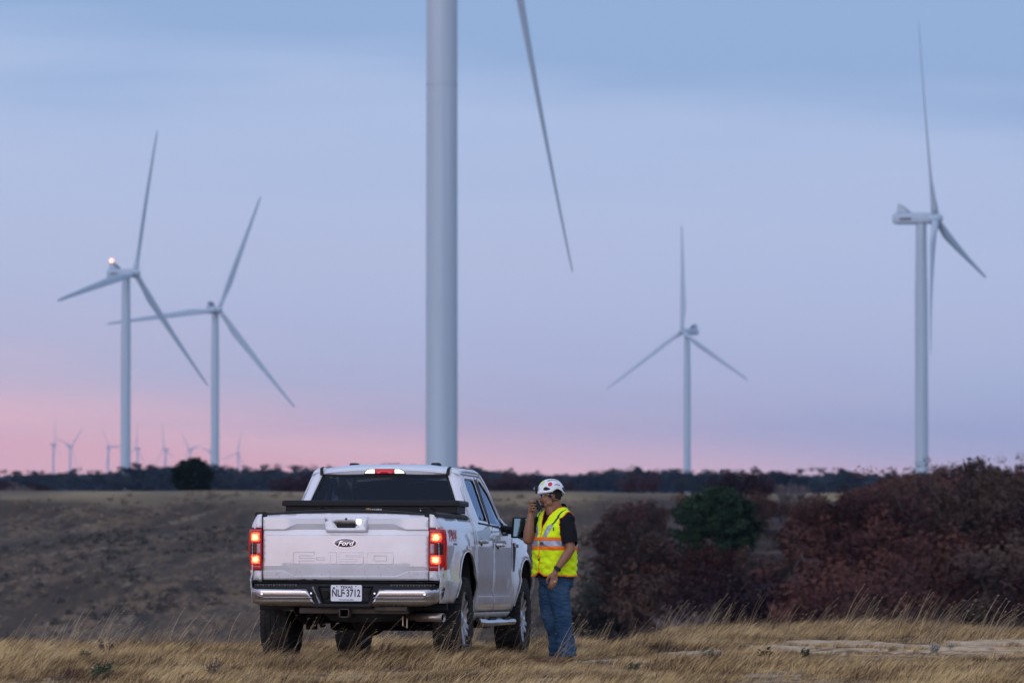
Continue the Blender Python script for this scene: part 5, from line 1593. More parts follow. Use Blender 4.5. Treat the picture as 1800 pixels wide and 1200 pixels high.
for k in range(3):
    v = MB(); v.box(-.60, .60, 4.655, 4.68, .82 + k * .10, .86 + k * .10); v.build('grille_bar', M_BRIGHT, gl, bevel=.006)
for sg in (1, -1):
    v = MB(); v.box(min(sg * .60, sg * .83), max(sg * .60, sg * .83), 4.50, 4.62, .84, 1.08); v.build('headlight', M_REV, TR, bevel=.03)
v = MB(); v.box(-.84, .84, 4.54, 4.74, .50, .76); v.build('front_bumper', M_CHROME, TR, bevel=.05)
# side vent and emblem on the fender
for sg in (1, -1):
    v = MB(); v.add([(sg * (bodyx(3.16, 1.19) + .004), 3.10, 1.20), (sg * (bodyx(3.2, 1.19) + .004), 3.26, 1.20), (sg * (bodyx(3.2, 1.1) + .004), 3.24, 1.10), (sg * (bodyx(3.16, .9) + .005), 3.13, .90), (sg * (bodyx(3.16, .9) + .005), 3.10, .90)], [(0, 1, 2, 3, 4)])
    o = v.build('fender_vent', M_BLACK, TR); q = o.modifiers.new('s', 'SOLIDIFY'); q.thickness = .008; q.offset = 0
    v = MB(); v.box(min(sg * .968, sg * .982), max(sg * .968, sg * .982), 3.14, 3.34, 1.15, 1.19); v.build('fender_badge', M_BRIGHT, TR, bevel=.004)
# mirrors
for sg in (1, -1):
    v = MB(); v.add([(sg * 1.00, 2.66, 1.245), (sg * 1.02, 2.66, 1.47), (sg * 1.28, 2.70, 1.47), (sg * 1.30, 2.70, 1.30), (sg * 1.26, 2.70, 1.245), (sg * 1.03, 2.86, 1.27), (sg * 1.04, 2.84, 1.45), (sg * 1.24, 2.86, 1.45), (sg * 1.25, 2.86, 1.28)],
                    [(0, 1, 2, 3, 4), (5, 6, 7, 8), (0, 5, 6, 1), (1, 6, 7, 2), (2, 7, 8, 3), (3, 8, 4), (4, 8, 5, 0)])
    mr_ = v.build('door_mirror', M_BLACK, TR, bevel=.018)
    v = MB(); v.add([(sg * 1.035, 2.648, 1.265), (sg * 1.048, 2.650, 1.450), (sg * 1.262, 2.688, 1.450), (sg * 1.272, 2.688, 1.31), (sg * 1.24, 2.684, 1.265)], [(0, 1, 2, 3, 4)]); o = v.build('mirror_glass', M_MIRG, mr_); q = o.modifiers.new('s', 'SOLIDIFY'); q.thickness = .006; q.offset = 0
    v = MB(); v.tube([(sg * .88, 2.80, 1.34), (sg * 1.03, 2.76, 1.33)], .045, 8); v.build('mirror_arm', M_BLACK, mr_, smooth=True)
# cabin seen through the glass
ins = MB(); ins.box(-.72, .72, 2.72, 3.02, 1.10, 1.33); ins.build('dashboard', M_SEAT, TR, bevel=.05)
for x in (-.40, .40):
    v = MB(); v.box(x - .25, x + .25, 1.98, 2.12, 1.0, 1.52); v.box(x - .25, x + .25, 2.0, 2.5, .95, 1.08); s_ = v.build('front_seat', M_SEAT, TR, bevel=.05)
    v = MB(); v.box(x - .14, x + .14, 1.98, 2.08, 1.57, 1.76); v.tube([(x - .06, 2.03, 1.48), (x - .06, 2.03, 1.6)], .008, 5); v.tube([(x + .06, 2.03, 1.48), (x + .06, 2.03, 1.6)], .008, 5); v.build('headrest', M_SEAT, s_, bevel=.035)
v = MB(); v.box(-.72, .72, .92, 1.06, 1.0, 1.45); s_ = v.build('rear_bench', M_SEAT, TR, bevel=.04)
for x in (-.45, 0, .45):
    v = MB(); v.box(x - .13, x + .13, .94, 1.03, 1.44, 1.545); v.build('headrest', M_SEAT, s_, bevel=.03)
v = MB(); v.tube([(-.40 + .19 * cos(a), 2.62 + .05 * sin(a), 1.30 + .18 * sin(a)) for a in [2 * pi * k / 20 for k in range(21)]], .016, 6); v.build('steering_wheel', M_SEAT, TR, smooth=True)
v = MB(); v.box(-.12, .12, 2.70, 2.73, 1.72, 1.79); v.build('rear_view_mirror', M_SEAT, TR, bevel=.01)
v = MB(); v.box(-.62, .62, .96, 2.6, 1.895, 1.905); v.build('headliner', M_SEAT, TR)

# lower door panel: plate in a darker paint laid over the belt dip
for sg in (1, -1):
    side('door_dimple', [(1.62, 1.232), (1.80, 1.285), (2.36, 1.310), (2.62, 1.235), (2.70, 1.185), (2.30, 1.180), (1.95, 1.190)], [], sg, M_PAINTD, fx=lambda a, b: bodyx(a, b) + .002, g=.08, thick=.003)

# ================================================================ toolbox across the bed
TB = tag(empty('toolbox', TR.matrix_world @ Vector((0, 0, 0))), 'black crossover toolbox with latches lying across the truck bed behind the cab', 'toolbox')
TB.location = TR.location; TB.rotation_euler = TR.rotation_euler
v = MB(); v.box(-.845, .885, .06, .56, 1.462, 1.545); v.box(-.74, .74, .08, .54, 1.05, 1.462); tbb = v.build('box_body', M_TBOX, TB, bevel=.006)
v = MB(); v.rings([[(-.875, .02, 1.535), (.915, .02, 1.535), (.915, .60, 1.535), (-.875, .60, 1.535)], [(-.875, .02, 1.575), (.915, .02, 1.575), (.915, .60, 1.575), (-.875, .60, 1.575)], [(-.862, .04, 1.592), (.902, .04, 1.592), (.902, .58, 1.592), (-.862, .58, 1.592)]])
v.build('lid', M_TBOX, TB, bevel=.006)
for x in (-.44, .58):
    v = MB(); v.box(x - .085, x + .085, .050, .056, 1.475, 1.530); lt = v.build('latch', M_BLACK, tbb)
    v = MB(); v.tube([(x - .08, .046, 1.495), (x - .065, .034, 1.512), (x, .030, 1.520), (x + .065, .034, 1.512), (x + .08, .046, 1.495)], .0045, 6); v.build('latch_handle', M_BRIGHT, lt, smooth=True)
    v = MB(); v.ell((x - .055, .045, 1.488), (.010, .006, .010), nu=8, nv=6); v.build('lock', M_BRIGHT, lt)
v = MB(); v.box(-.04, .15, .052, .056, 1.475, 1.528); lg = v.build('maker_badge', M_BLACK, tbb)
v = MB(); v.tube([(-.005 + .022 * cos(a), .049, 1.494 + .018 * sin(a)) for a in [pi * k / 8 for k in range(9)]], .004, 5); v.ell((-.005, .049, 1.498), (.008, .003, .008), nu=8, nv=5); v.build('badge_arc', M_GOLD, lg)
text_obj('UNIVERSE', .026, M_STK, lg, (.075, .049, 1.497), R90, .001, bold=.0006, sx=1.0)
# ================================================================ the worker
M_SKIN = mat('skin', (.27, .120, .062), rough=.5, var=.12, vscale=14, bump=.08, bscale=60)
M_LIP = mat('lips', (.26, .095, .075), rough=.45)
M_HAIR = mat('hair_black', (.012, .010, .009), rough=.7, bump=.6, bscale=160)
M_BEARD = mat('beard_dark', (.028, .018, .014), rough=.8, bump=.6, bscale=160)
M_SHIRT = mat('shirt_black', (.010, .010, .013), rough=.85, spec=.12, bump=.15, bscale=120)
M_VEST = mat('vest_lime', (.74, .98, .012), rough=.8, spec=.2, bump=.12, bscale=90)
M_ORANGE = mat('vest_orange', (1.0, .22, .025), rough=.75, spec=.2)
M_REFL = mat('reflective_grey', (.34, .36, .44), rough=.4, metal=.3)
M_PIPE = mat('vest_dark_piping', (.03, .06, .03), rough=.8)
M_JEAN = mat('denim', (.014, .042, .095), rough=.9, spec=.15, col2=(.046, .095, .165), vscale=4.5, bump=.25, bscale=120)  # lighter noise tone puts highlights into the denim colour
M_BOOT = mat('boot_leather', (.21, .105, .055), rough=.6, col2=(.08, .045, .028), vscale=12)
M_SOLE = mat('boot_sole', (.03, .022, .018), rough=.8)
M_HELM = mat('helmet_white', (.76, .78, .82), rough=.3, coat=.5)
M_RSTK = mat('sticker_red', (.55, .02, .035), rough=.4)
M_YSTK = mat('sticker_lime', (.60, .78, .12), rough=.4)
M_EYE = mat('eye_white', (.7, .68, .66), rough=.2)
M_IRIS = mat('iris_dark', (.02, .012, .008), rough=.1)
M_LENS = glassmat('safety_lens', (.86, .88, .90), 1.45)
M_FRAME = mat('safety_frame', (.55, .56, .58), rough=.3)
M_PHONE = mat('phone_black', (.012, .012, .014), rough=.4, spec=.25)
M_NAIL = mat('finger_nail', (.50, .30, .23), rough=.3)

PX, PY = .43, 45.45
PZ = ground(PX, PY)
TF, TL = Vector((-.77, -.64, 0)).normalized(), Vector((.64, -.77, 0)).normalized()
HF = Vector((-.985, -.17, -.05)).normalized(); HL = Vector((.17, -.985, 0)).normalized(); HU = HF.cross(HL).normalized()
if HU.z < 0: HU = -HU
HC = Vector((-.043, -.010, 1.668))
TM = Matrix((( TF.x, TL.x, 0, 0), (TF.y, TL.y, 0, 0), (0, 0, 1, 0), (0, 0, 0, 1)))
HM = Matrix(((HF.x, HL.x, HU.x, 0), (HF.y, HL.y, HU.y, 0), (HF.z, HL.z, HU.z, 0), (0, 0, 0, 1)))


def T(f, l, z): return TF * f + TL * l + Vector((0, 0, z))
def Hd(f, l, u): return HC + HF * f + HL * l + HU * u


SHL, SHR = T(-.005, .185, 1.425), T(.0, -.185, 1.425)
ELL, WRL = Vector((.150, -.255, 1.130)), Vector((.006, -.325, .925))
ELR, WRR = Vector((-.272, -.035, 1.225)), Vector((-.240, -.030, 1.488))

sk = MB()
# head
sk.ell(Hd(-.008, 0, .030), (.100, .078, .088), HM)
sk.ell(Hd(.030, 0, -.040), (.070, .064, .085), HM)
sk.ell(Hd(.034, 0, -.092), (.056, .054, .036), HM)
sk.ell(Hd(.076, 0, -.104), (.024, .028, .022), HM)
for s in (1, -1):
    sk.ell(Hd(.056, s * .032, -.040), (.036, .030, .032), HM)
    sk.ell(Hd(.084, s * .026, .022), (.018, .028, .010), HM)
    sk.ell(Hd(-.010, s * .079, -.014), (.020, .010, .032), HM)
    sk.ell(Hd(.110, s * .013, -.030), (.011, .009, .009), HM)
    sk.ell(Hd(.016, s * .050, -.072), (.044, .022, .034), HM)
sk.cap(Hd(.096, 0, .006), Hd(.117, 0, -.026), .0095, .0135)
sk.ell(Hd(.090, 0, -.062), (.018, .028, .018), HM)
sk.cap(Hd(-.020, 0, -.050), T(-.03, 0, 1.44), .068, .078)
sk.cap(Hd(.018, 0, -.085), T(.015, 0, 1.45), .054, .070)
# trunk under the clothes
sk.ell(T(0, 0, 1.30), (.13, .17, .20), TM); sk.ell(T(.03, 0, 1.05), (.14, .16, .18), TM); sk.ell(T(0, 0, .92), (.12, .15, .12), TM)
sk.cap(SHL, SHR, .062, .062)
for pts_ in ([(.02, -.08, .88), (.07, -.12, .48), (.115, -.09, .09)], [(-.03, .08, .88), (-.055, .02, .48), (.02, .02, .09)]):
    sk.chain(pts_, [.085, .06, .045])
# arms
sk.chain([SHL, SHL.lerp(ELL, .55), ELL, ELL.lerp(WRL, .35), WRL], [.062, .056, .046, .048, .030])
sk.chain([SHR, SHR.lerp(ELR, .55), ELR, ELR.lerp(WRR, .32), WRR], [.060, .056, .048, .053, .031])
# left hand, hanging over the thigh, back of the hand to the camera
Mh = Matrix.Rotation(radians(-12), 4, 'Y')
pc_ = Vector((-.018, -.345, .862))
sk.cap(WRL, WRL.lerp(pc_, .6), .028, .030)
sk.ell(pc_, (.041, .018, .050), Mh)
lf_tips = []
for k, (dx, ln, r0) in enumerate(((-.034, .074, .0098), (-.012, .082, .0102), (.010, .076, .0098), (.030, .060, .0088))):
    a = Mh @ Vector((dx * .9, -.004, -.030)) + pc_
    b = a + Vector((dx * .10 - .010, -.010, -ln * .45)); c = b + Vector((-.008, .006, -ln * .34)); d = c + Vector((-.004, .014, -ln * .24))
    sk.chain([a, b, c, d], [r0 * 1.1, r0, r0 * .92, r0 * .8], 10); lf_tips.append((d, c))
a = pc_ + Vector((-.030, .002, .020)); sk.chain([a, a + Vector((-.026, -.010, -.026)), a + Vector((-.036, -.010, -.055)), a + Vector((-.036, -.004, -.078))], [.016, .013, .0115, .009], 10)
# right hand round the phone
pr_ = Vector((-.242, -.040, 1.548))
sk.cap(WRR, WRR.lerp(pr_, .5), .029, .031)
sk.ell(pr_, (.020, .036, .050), Matrix.Rotation(radians(8), 4, 'Y'))
for k, (dz, ln, r0) in enumerate(((.044, .070, .0098), (.020, .074, .0102), (-.003, .068, .0098), (-.025, .056, .0088))):
    a = pr_ + Vector((-.008 + .003 * k, -.020, dz - .004)); b = a + Vector((-.004 + .006, -.034, .012 - .004 * k)); c = b + Vector((.030, -.020, .004)); d = c + Vector((.024, .010, -.003))
    sk.chain([a, b, c, d], [r0 * 1.15, r0, r0 * .92, r0 * .8], 10)
a = pr_ + Vector((.006, .010, -.012)); sk.chain([a, a + Vector((.022, .014, .004)), a + Vector((.042, .008, .022)), a + Vector((.056, .0, .036))], [.017, .0135, .012, .010], 10)

body = remeshed(sk, 'person', .0048, 2); body.materials.append(M_SKIN)
body.polygons.foreach_set('use_smooth', [True] * len(body.polygons))
PN = link(bpy.data.objects.new('person', body)); PN.location = (PX, PY, PZ)
tag(PN, 'worker in lime vest and white helmet holding a phone to the mouth beside the truck', 'person')


def part(mb, name, mt, parent=PN, **k): return mb.build(name, mt, parent, **k)


def shape(me, fn, drop=lambda p: False):
    """move vertices along their normals and drop unwanted faces"""
    bm = bmesh.new(); bm.from_mesh(me); bm.normal_update()
    for v in bm.verts: v.co += v.normal * fn(v.co)
    dead = [f for f in bm.faces if drop(f.calc_center_median())]
    bmesh.ops.delete(bm, geom=dead, context='FACES')
    bm.to_mesh(me); bm.free(); me.update()


def nz3(p, s, k=0.0): return noise.noise(Vector((p[0] * s + k, p[1] * s, p[2] * s)))


def fl(p): return p[0] * TF.x + p[1] * TF.y, p[0] * TL.x + p[1] * TL.y


# shirt
sh = MB()
def tring(z, d, w, cf=0.0, n=32, p=.85): return [T(cf + d * abs(cos(a)) ** p * (1 if cos(a) > 0 else -1), w * abs(sin(a)) ** p * (1 if sin(a) > 0 else -1), z) for a in [2 * pi * k / n for k in range(n)]]
sh.rings([tring(.845, .165, .185, .015), tring(1.05, .180, .190, .02), tring(1.25, .165, .195, .01), tring(1.38, .140, .195), tring(1.46, .105, .165, -.01), tring(1.51, .085, .11, -.02), tring(1.535, .07, .08, -.025)])
sh.cap(SHL + Vector((0, 0, -.005)), SHR + Vector((0, 0, -.005)), .074, .074)
e1 = SHL.lerp(ELL, .80); e2 = SHR.lerp(ELR, .72)
sh.chain([SHL + Vector((-.02, .01, -.02)), SHL.lerp(ELL, .4), e1], [.084, .082, .077])
sh.chain([SHR, SHR.lerp(ELR, .4), e2], [.080, .078, .074])
for k in range(24):      # stand collar, folded
    a = 2 * pi * k / 24; c = T(-.026 + .086 * cos(a), .084 * sin(a), 1.517 + .040 * (-cos(a)) - .004)
    sh.cap(c + Vector((0, 0, -.05)), c + Vector((0, 0, .026)), .013, .009, 8)
sme = remeshed(sh, 'shirt', .007, 2)
def cutl(p):
    for s0, e0, lim in ((SHL, ELL, .80), (SHR, ELR, .72)):
        d = (e0 - s0); t = (Vector(p) - s0).dot(d) / d.length_squared
        if t > lim + .02 and (Vector(p) - (s0 + d * t)).length < .13: return True
    if sqrt((fl(p)[0] + .026) ** 2 + fl(p)[1] ** 2) < .068 and p[2] > 1.48: return True
    return p[2] < .85
shape(sme, lambda p: .005 * nz3(p, 9) + .003 * nz3(p, 22, 4), cutl)
sme.materials.append(M_SHIRT); sme.polygons.foreach_set('use_smooth', [True] * len(sme.polygons))
SHIRT = link(bpy.data.objects.new('shirt', sme), PN); q = SHIRT.modifiers.new('s', 'SOLIDIFY'); q.thickness = .004; q.offset = 0

# hi-vis vest
vb = MB()
vb.rings([tring(.84, .198, .226, .005), tring(1.0, .204, .226, .008), tring(1.18, .198, .222, .006), tring(1.32, .172, .218, .0), tring(1.40, .152, .212, -.005), tring(1.47, .125, .190, -.012), tring(1.515, .100, .135, -.02), tring(1.555, .075, .085, -.028)])
vb.cap(T(-.005, .155, 1.430), T(-.005, -.155, 1.430), .090, .090)
vme = remeshed(vb, 'vest', .0062, 3)


def arm(p):
    f, l = fl(p); return ((f + .010) / (.108 if l > 0 else .10)) ** 2 + ((p[2] - 1.335) / .165) ** 2, abs(l) > .128


def vneck(p):
    f, l = fl(p); d = sqrt((f + .02) ** 2 + l * l)
    a = .090 - d if p[2] > 1.43 else -1
    b = ((p[2] - 1.335) * .40 - abs(l)) if f > 0 and p[2] > 1.30 else -1
    return max(a, b)


def hem(p):
    f, l = fl(p); return p[2] - (.862 + .035 * sm(.05, .16, f) * sm(.09, .0, abs(l)) + .010 * nz3(p, 6))


def wr(p):
    f, l = fl(p)
    w = .015 * nz3((p[0], p[1], p[2] * 1.7 + f * .8), 8, 2) + .012 * nz3((p[0] + p[2] * .6, p[1], p[2] * 1.4), 17, 9)
    w += .006 * sin(p[2] * 55 + l * 25 + 3 * nz3(p, 6)) * sm(1.15, 1.0, p[2]) * sm(.85, .95, p[2]) * .6
    return w * (1 - .5 * sm(1.3, 1.45, p[2]))


shape(vme, wr, lambda p: (arm(p)[1] and arm(p)[0] < 1) or vneck(p) > 0 or hem(p) < 0)


def vclass(p):
    f, l = fl(p); a, on = arm(p); z = p[2] + .012 * nz3(p, 4)
    if (on and a < 1.085) or vneck(p) > -.007 or hem(p) < .014: return 1
    if f > 0 and abs(l - .002) < .0065: return 1
    if f > .05 and -.030 < l < -.016 and z < 1.22: return 0
    if 1.218 < z < 1.252 or 1.122 < z < 1.160: return 1
    if 1.160 <= z <= 1.218: return 2
    lc = .066 + .085 * sm(1.24, 1.50, z)
    if abs(abs(l) - lc) < .025 and 1.25 <= z < 1.375: return 2
    if abs(abs(l) - lc - .006) < .010 and z >= 1.375: return 3
    return 0


def split(me, cls, names, mats, parent, kids=True):
    root = None
    for c, (nm_, mt) in enumerate(zip(names, mats)):
        m2 = me.copy(); m2.name = nm_; bm = bmesh.new(); bm.from_mesh(m2)
        bmesh.ops.delete(bm, geom=[f for f in bm.faces if cls(f.calc_center_median()) != c], context='FACES')
        bm.to_mesh(m2); bm.free(); m2.materials.clear(); m2.materials.append(mt); m2.polygons.foreach_set('use_smooth', [True] * len(m2.polygons))
        o = link(bpy.data.objects.new(nm_, m2), parent if root is None else root)
        q = o.modifiers.new('s', 'SOLIDIFY'); q.thickness = .004 if c == 0 else .006; q.offset = 0
        root = root or o
    return root


VEST = split(vme, vclass, ['vest', 'orange_trim', 'reflective_tape', 'dark_piping'], [M_VEST, M_ORANGE, M_REFL, M_PIPE], PN)
# mark on the tape beside the zip, pocket tag, mic tab
me_ = text_mesh('VA', .040, .002, bold=.0015); me_.materials.clear(); me_.materials.append(M_INK)
o = link(bpy.data.objects.new('lettering', me_), VEST); o.location = T(.212, .045, 1.188); o.rotation_euler = (radians(90), 0, atan2(TF.y, TF.x) + radians(90 + 10))
v = MB(); v.box(-.010, .010, -.002, .002, -.008, .008, Matrix.Translation(T(.206, .075, 1.115)) @ Matrix.Rotation(atan2(TF.y, TF.x) + pi / 2, 4, 'Z')); part(v, 'white_tag', M_HELM, VEST)
v = MB(); v.box(-.004, .004, -.003, .003, -.018, .018, Matrix.Translation(T(.155, .155, 1.335)) @ Matrix.Rotation(atan2(TF.y, TF.x) + pi / 2, 4, 'Z')); part(v, 'mic_tab', M_PIPE, VEST)

# jeans
jn = MB()
jn.rings([tring(.99, .135, .165, -.005), tring(.93, .165, .185, -.005), tring(.86, .165, .180, -.01), tring(.80, .15, .165, -.01)])
jn.chain([(.022, -.075, .88), (.034, -.095, .70), (.066, -.115, .49), (.096, -.100, .28), (.116, -.090, .10)], [.124, .112, .094, .088, .096], 20)
jn.chain([(-.040, .075, .88), (-.060, .060, .70), (-.052, .025, .49), (.012, .015, .28), (.022, .020, .10)], [.118, .108, .092, .082, .088], 20)
jn.cap((-.03, 0, .84), (.06, -.02, .80), .12, .12)
jme = remeshed(jn, 'jeans', .0065, 3)


def jw(p):
    z = p[2]
    w = .009 * nz3(p, 8, 1) + .008 * nz3((p[0], p[1], z * 2.4), 20, 6)
    w += .010 * sin(z * 62 + p[0] * 30 + 4 * nz3(p, 5)) * (sm(.30, .16, z) + .55 * sm(.60, .50, z) * sm(.38, .46, z) + .55 * sm(.66, .74, z) * sm(.86, .78, z)) * .75
    return w


shape(jme, jw, lambda p: p[2] > .965 or p[2] < .082 + .02 * nz3(p, 5))
jme.materials.append(M_JEAN); jme.polygons.foreach_set('use_smooth', [True] * len(jme.polygons))
JN = link(bpy.data.objects.new('jeans', jme), PN); q = JN.modifiers.new('s', 'SOLIDIFY'); q.thickness = .004; q.offset = -1
v = MB(); v.tube([(.150 - .0 * z, -.125 + .02 * z, z) for z in (.86, .74, .62, .5, .38, .26, .14)], .003, 5)
pk = MB(); pk.tube([T(-.12, .148, .945), T(-.155, .10, .90), T(-.165, .06, .885)], .003, 5); part(pk, 'pocket_seam', mat('denim_thread', (.30, .25, .16), rough=.8), JN)

# boots
for (bx0, by0, rz_), lab in (((.095, -.095, radians(178)), 'near'), ((.005, .030, radians(188)), 'far')):
    b_ = MB(); rr_2 = []
    for s_, wd, ht, cz in ((-.085, .030, .035, .055), (-.075, .040, .075, .085), (-.03, .044, .085, .090), (.02, .045, .060, .070), (.08, .050, .038, .048), (.14, .046, .028, .038), (.175, .030, .018, .028), (.185, .012, .008, .022)):
        rr_2.append([(s_, wd * cos(a), cz - .012 + ht * .8 * sin(a)) for a in [2 * pi * k / 16 for k in range(16)]])
    b_.rings(rr_2); M = Matrix.Translation((bx0, by0, 0)) @ Matrix.Rotation(rz_, 4, 'Z'); b_.v = [tuple(M @ Vector((p[0], p[1], max(p[2], .012)))) for p in b_.v]
    o = part(b_, 'boot', M_BOOT, smooth=True)
    s2 = MB(); out = [(-.09, .0), (-.085, .034), (-.03, .044), (.04, .046), (.10, .052), (.16, .042), (.188, .012), (.188, -.012), (.16, -.042), (.10, -.052), (.04, -.046), (-.03, -.044), (-.085, -.034)]
    s2.rings([[(x, y, -.005) for x, y in out], [(x, y, .022) for x, y in out]]); s2.v = [tuple(M @ Vector(p)) for p in s2.v]; part(s2, 'sole', M_SOLE, o, bevel=.003)

# face details
for s in (1, -1):
    e_ = MB(); e_.ell(Hd(.083, s * .031, .004), (.0125, .0135, .0115), HM, 14, 10); eo = part(e_, 'eye', M_EYE, smooth=True)
    i_ = MB(); i_.ell(Hd(.0925, s * .032, .003), (.0045, .0062, .0062), HM, 10, 8); part(i_, 'iris', M_IRIS, eo, smooth=True)
    l_ = MB(); l_.ell(Hd(.085, s * .031, .010), (.0135, .0150, .0085), HM, 14, 8); part(l_, 'eyelid', M_SKIN, eo, smooth=True)
    b_ = MB(); b_.chain([Hd(.102, s * .014, .020), Hd(.099, s * .032, .026), Hd(.084, s * .048, .022)], [.0035, .0045, .003], 8); part(b_, 'eyebrow', M_HAIR, smooth=True)
    ei = MB(); ei.ell(Hd(-.008, s * .088, -.012), (.010, .004, .018), HM, 12, 8); part(ei, 'inner_ear', mat('ear_shade', (.19, .085, .06), rough=.6), smooth=True)
lp_ = MB(); lp_.ell(Hd(.104, 0, -.064), (.008, .021, .0045), HM); lp_.ell(Hd(.102, 0, -.073), (.009, .019, .0055), HM); part(lp_, 'lips', M_LIP, smooth=True)
bd_ = MB(); bd_.chain([Hd(.086, .034, -.070), Hd(.104, .018, -.054), Hd(.108, 0, -.050), Hd(.104, -.018, -.054), Hd(.086, -.034, -.070)], [.0045, .007, .007, .007, .0045], 8)
part(bd_, 'moustache', M_BEARD, smooth=True)
gt = MB(); gt.ell(Hd(.084, 0, -.102), (.022, .026, .022), HM); gt.chain([Hd(.084, .034, -.070), Hd(.082, .034, -.090), Hd(.080, .020, -.106)], [.0055, .008, .010], 8); gt.chain([Hd(.084, -.034, -.070), Hd(.082, -.034, -.090), Hd(.080, -.020, -.106)], [.0055, .008, .010], 8)
part(gt, 'goatee', M_BEARD, smooth=True)
st_ = MB(); st_.ell(Hd(.040, 0, -.090), (.058, .0575, .036), HM); part(st_, 'stubble', mat('stubble_skin', (.17, .085, .058), rough=.7, col2=(.22, .11, .075), vscale=30), smooth=True)
hr = MB(); hr.ell(Hd(-.018, 0, .018), (.096, .082, .086), HM); hr.cap(Hd(-.078, .02, -.03), Hd(-.078, -.02, -.03), .024, .024)
for s in (1, -1): hr.cap(Hd(.018, s * .070, .02), Hd(.014, s * .070, -.008), .010, .006)
hme = remeshed(hr, 'hair', .005, 1)
shape(hme, lambda p: .0015 * nz3(p, 60), lambda p: (Vector(p) - HC).dot(HF) > .045 or ((Vector(p) - HC).dot(HF) > -.012 + .02 and (Vector(p) - HC).dot(HU) < -.02) or (Vector(p) - HC).dot(HU) > .075)
hme.materials.append(M_HAIR); hme.polygons.foreach_set('use_smooth', [True] * len(hme.polygons)); link(bpy.data.objects.new('hair', hme), PN)

# helmet
def rimu(th):
    c = cos(th)       # c = 1 front, -1 back
    return .030 - .004 * c + .030 * exp(-((c + .30) / .30) ** 2) - .034 * sm(-.62, -1.0, c) - .004 * sm(.6, 1, c)


hv = MB(); NT = 48; NR = 14; rings = []
for j in range(NR + 1):
    ph = j / NR * pi / 2; ring = []
    for i in range(NT):
        th = 2 * pi * i / NT; fl_ = 1 + .035 * (1 - sm(0, .25, ph)) * (1.6 if cos(th) > .5 else .7)
        r_f = .137 if cos(th) > 0 else .134; r_l = .112
        u0 = rimu(th); u = u0 + (.162 - u0) * sin(ph) ** 1.0
        k = cos(ph) ** .82
        ridge = 1 + .012 * cos(4 * th) * sin(2 * ph)
        ring.append(Hd(-.006 + r_f * cos(th) * k * fl_ * ridge, r_l * sin(th) * k * fl_ * ridge, u))
    rings.append(ring)
hv.rings(rings[:-1], cap=False); hv.add([Hd(-.006, 0, .162)] + rings[-2], [(0, 1 + (i + 1) % NT, 1 + i) for i in range(NT)])
hv.v = [tuple(p) for p in hv.v]
HELM = part(hv, 'helmet', M_HELM, smooth=True, angle=60); q = HELM.modifiers.new('s', 'SOLIDIFY'); q.thickness = .005; q.offset = 0


def on_helm(th, ph, off=.004):
    k = cos(ph) ** .82; c = Hd(-.006 + .136 * cos(th) * k, .112 * sin(th) * k, rimu(th) + (.162 - rimu(th)) * sin(ph))
    n = (HF * (cos(th) * k / .136) + HL * (sin(th) * k / .112) + HU * (sin(ph) / .14)).normalized()
    return c + n * off, n


def patch(name, mt, pts2, off=.004, parent=HELM):
    """a small panel lying on the shell; pts2 are (th, ph) corners"""
    mb = MB(); cs = [on_helm(a, b, off)[0] for a, b in pts2]; c0 = on_helm(sum(a for a, b in pts2) / len(pts2), sum(b for a, b in pts2) / len(pts2), off)[0]
    mb.add([c0] + cs, [(0, 1 + i, 1 + (i + 1) % len(cs)) for i in range(len(cs))])
    o = part(mb, name, mt, parent); q = o.modifiers.new('s', 'SOLIDIFY'); q.thickness = .002; q.offset = 0
    return o


r_ = radians
patch('red_sticker', M_RSTK, [(r_(78) + .19 * cos(a), r_(37) + .19 * sin(a)) for a in [2 * pi * k / 18 for k in range(18)]], .0045)
patch('vent', M_BLACK, [(r_(58), r_(27)), (r_(48), r_(22)), (r_(46), r_(13)), (r_(60), r_(9)), (r_(72), r_(11)), (r_(80), r_(15))])
patch('vent', M_BLACK, [(r_(136), r_(17)), (r_(150), r_(25)), (r_(166), r_(20)), (r_(164), r_(8)), (r_(150), r_(6))])
patch('lime_sticker', M_YSTK, [(r_(14), r_(34)), (r_(40), r_(34)), (r_(44), r_(56)), (r_(16), r_(56))])
for a0, a1, p0, p1 in ((60, 66, 55, 63), (69, 78, 58, 65), (81, 92, 60, 66), (95, 104, 59, 65), (107, 116, 56, 62), (119, 127, 52, 58)):
    patch('dark_lettering', M_INK, [(r_(a0), r_(p0)), (r_(a1), r_(p0 + 1)), (r_(a1), r_(p1)), (r_(a0), r_(p1 - 1))], .0045)
for a0, a1, p0 in ((98, 104, 24), (106, 114, 23.5), (116, 124, 23)):
    patch('dark_lettering', M_INK, [(r_(a0), r_(p0)), (r_(a1), r_(p0)), (r_(a1), r_(p0 + 3.5)), (r_(a0), r_(p0 + 3.5))], .0045)
patch('pale_sticker', M_YSTK if False else M_STK, [(r_(100), r_(30)), (r_(118), r_(30)), (r_(118), r_(42)), (r_(100), r_(42))], .004)
hl = MB(); hl.box(-.014, .016, -.030, .030, -.018, .022, Matrix.Translation(Hd(.146, .0, .075)) @ HM); HLP = part(hl, 'headlamp', M_BLACK, HELM, bevel=.005)
hl = MB(); hl.box(.016, .020, -.020, .020, -.010, .014, Matrix.Translation(Hd(.146, 0, .075)) @ HM); part(hl, 'lamp_lens', M_REFL, HLP)
hl = MB(); hl.box(-.008, .010, -.014, .014, -.052, -.018, Matrix.Translation(Hd(.143, 0, .075)) @ HM); part(hl, 'lamp_bracket', M_BLACK, HLP, bevel=.003)
hb_ = MB(); hb_.ell(Hd(-.002, .106, .040), (.026, .010, .022), HM); o = part(hb_, 'ear_clip', M_BLACK, HELM, smooth=True)
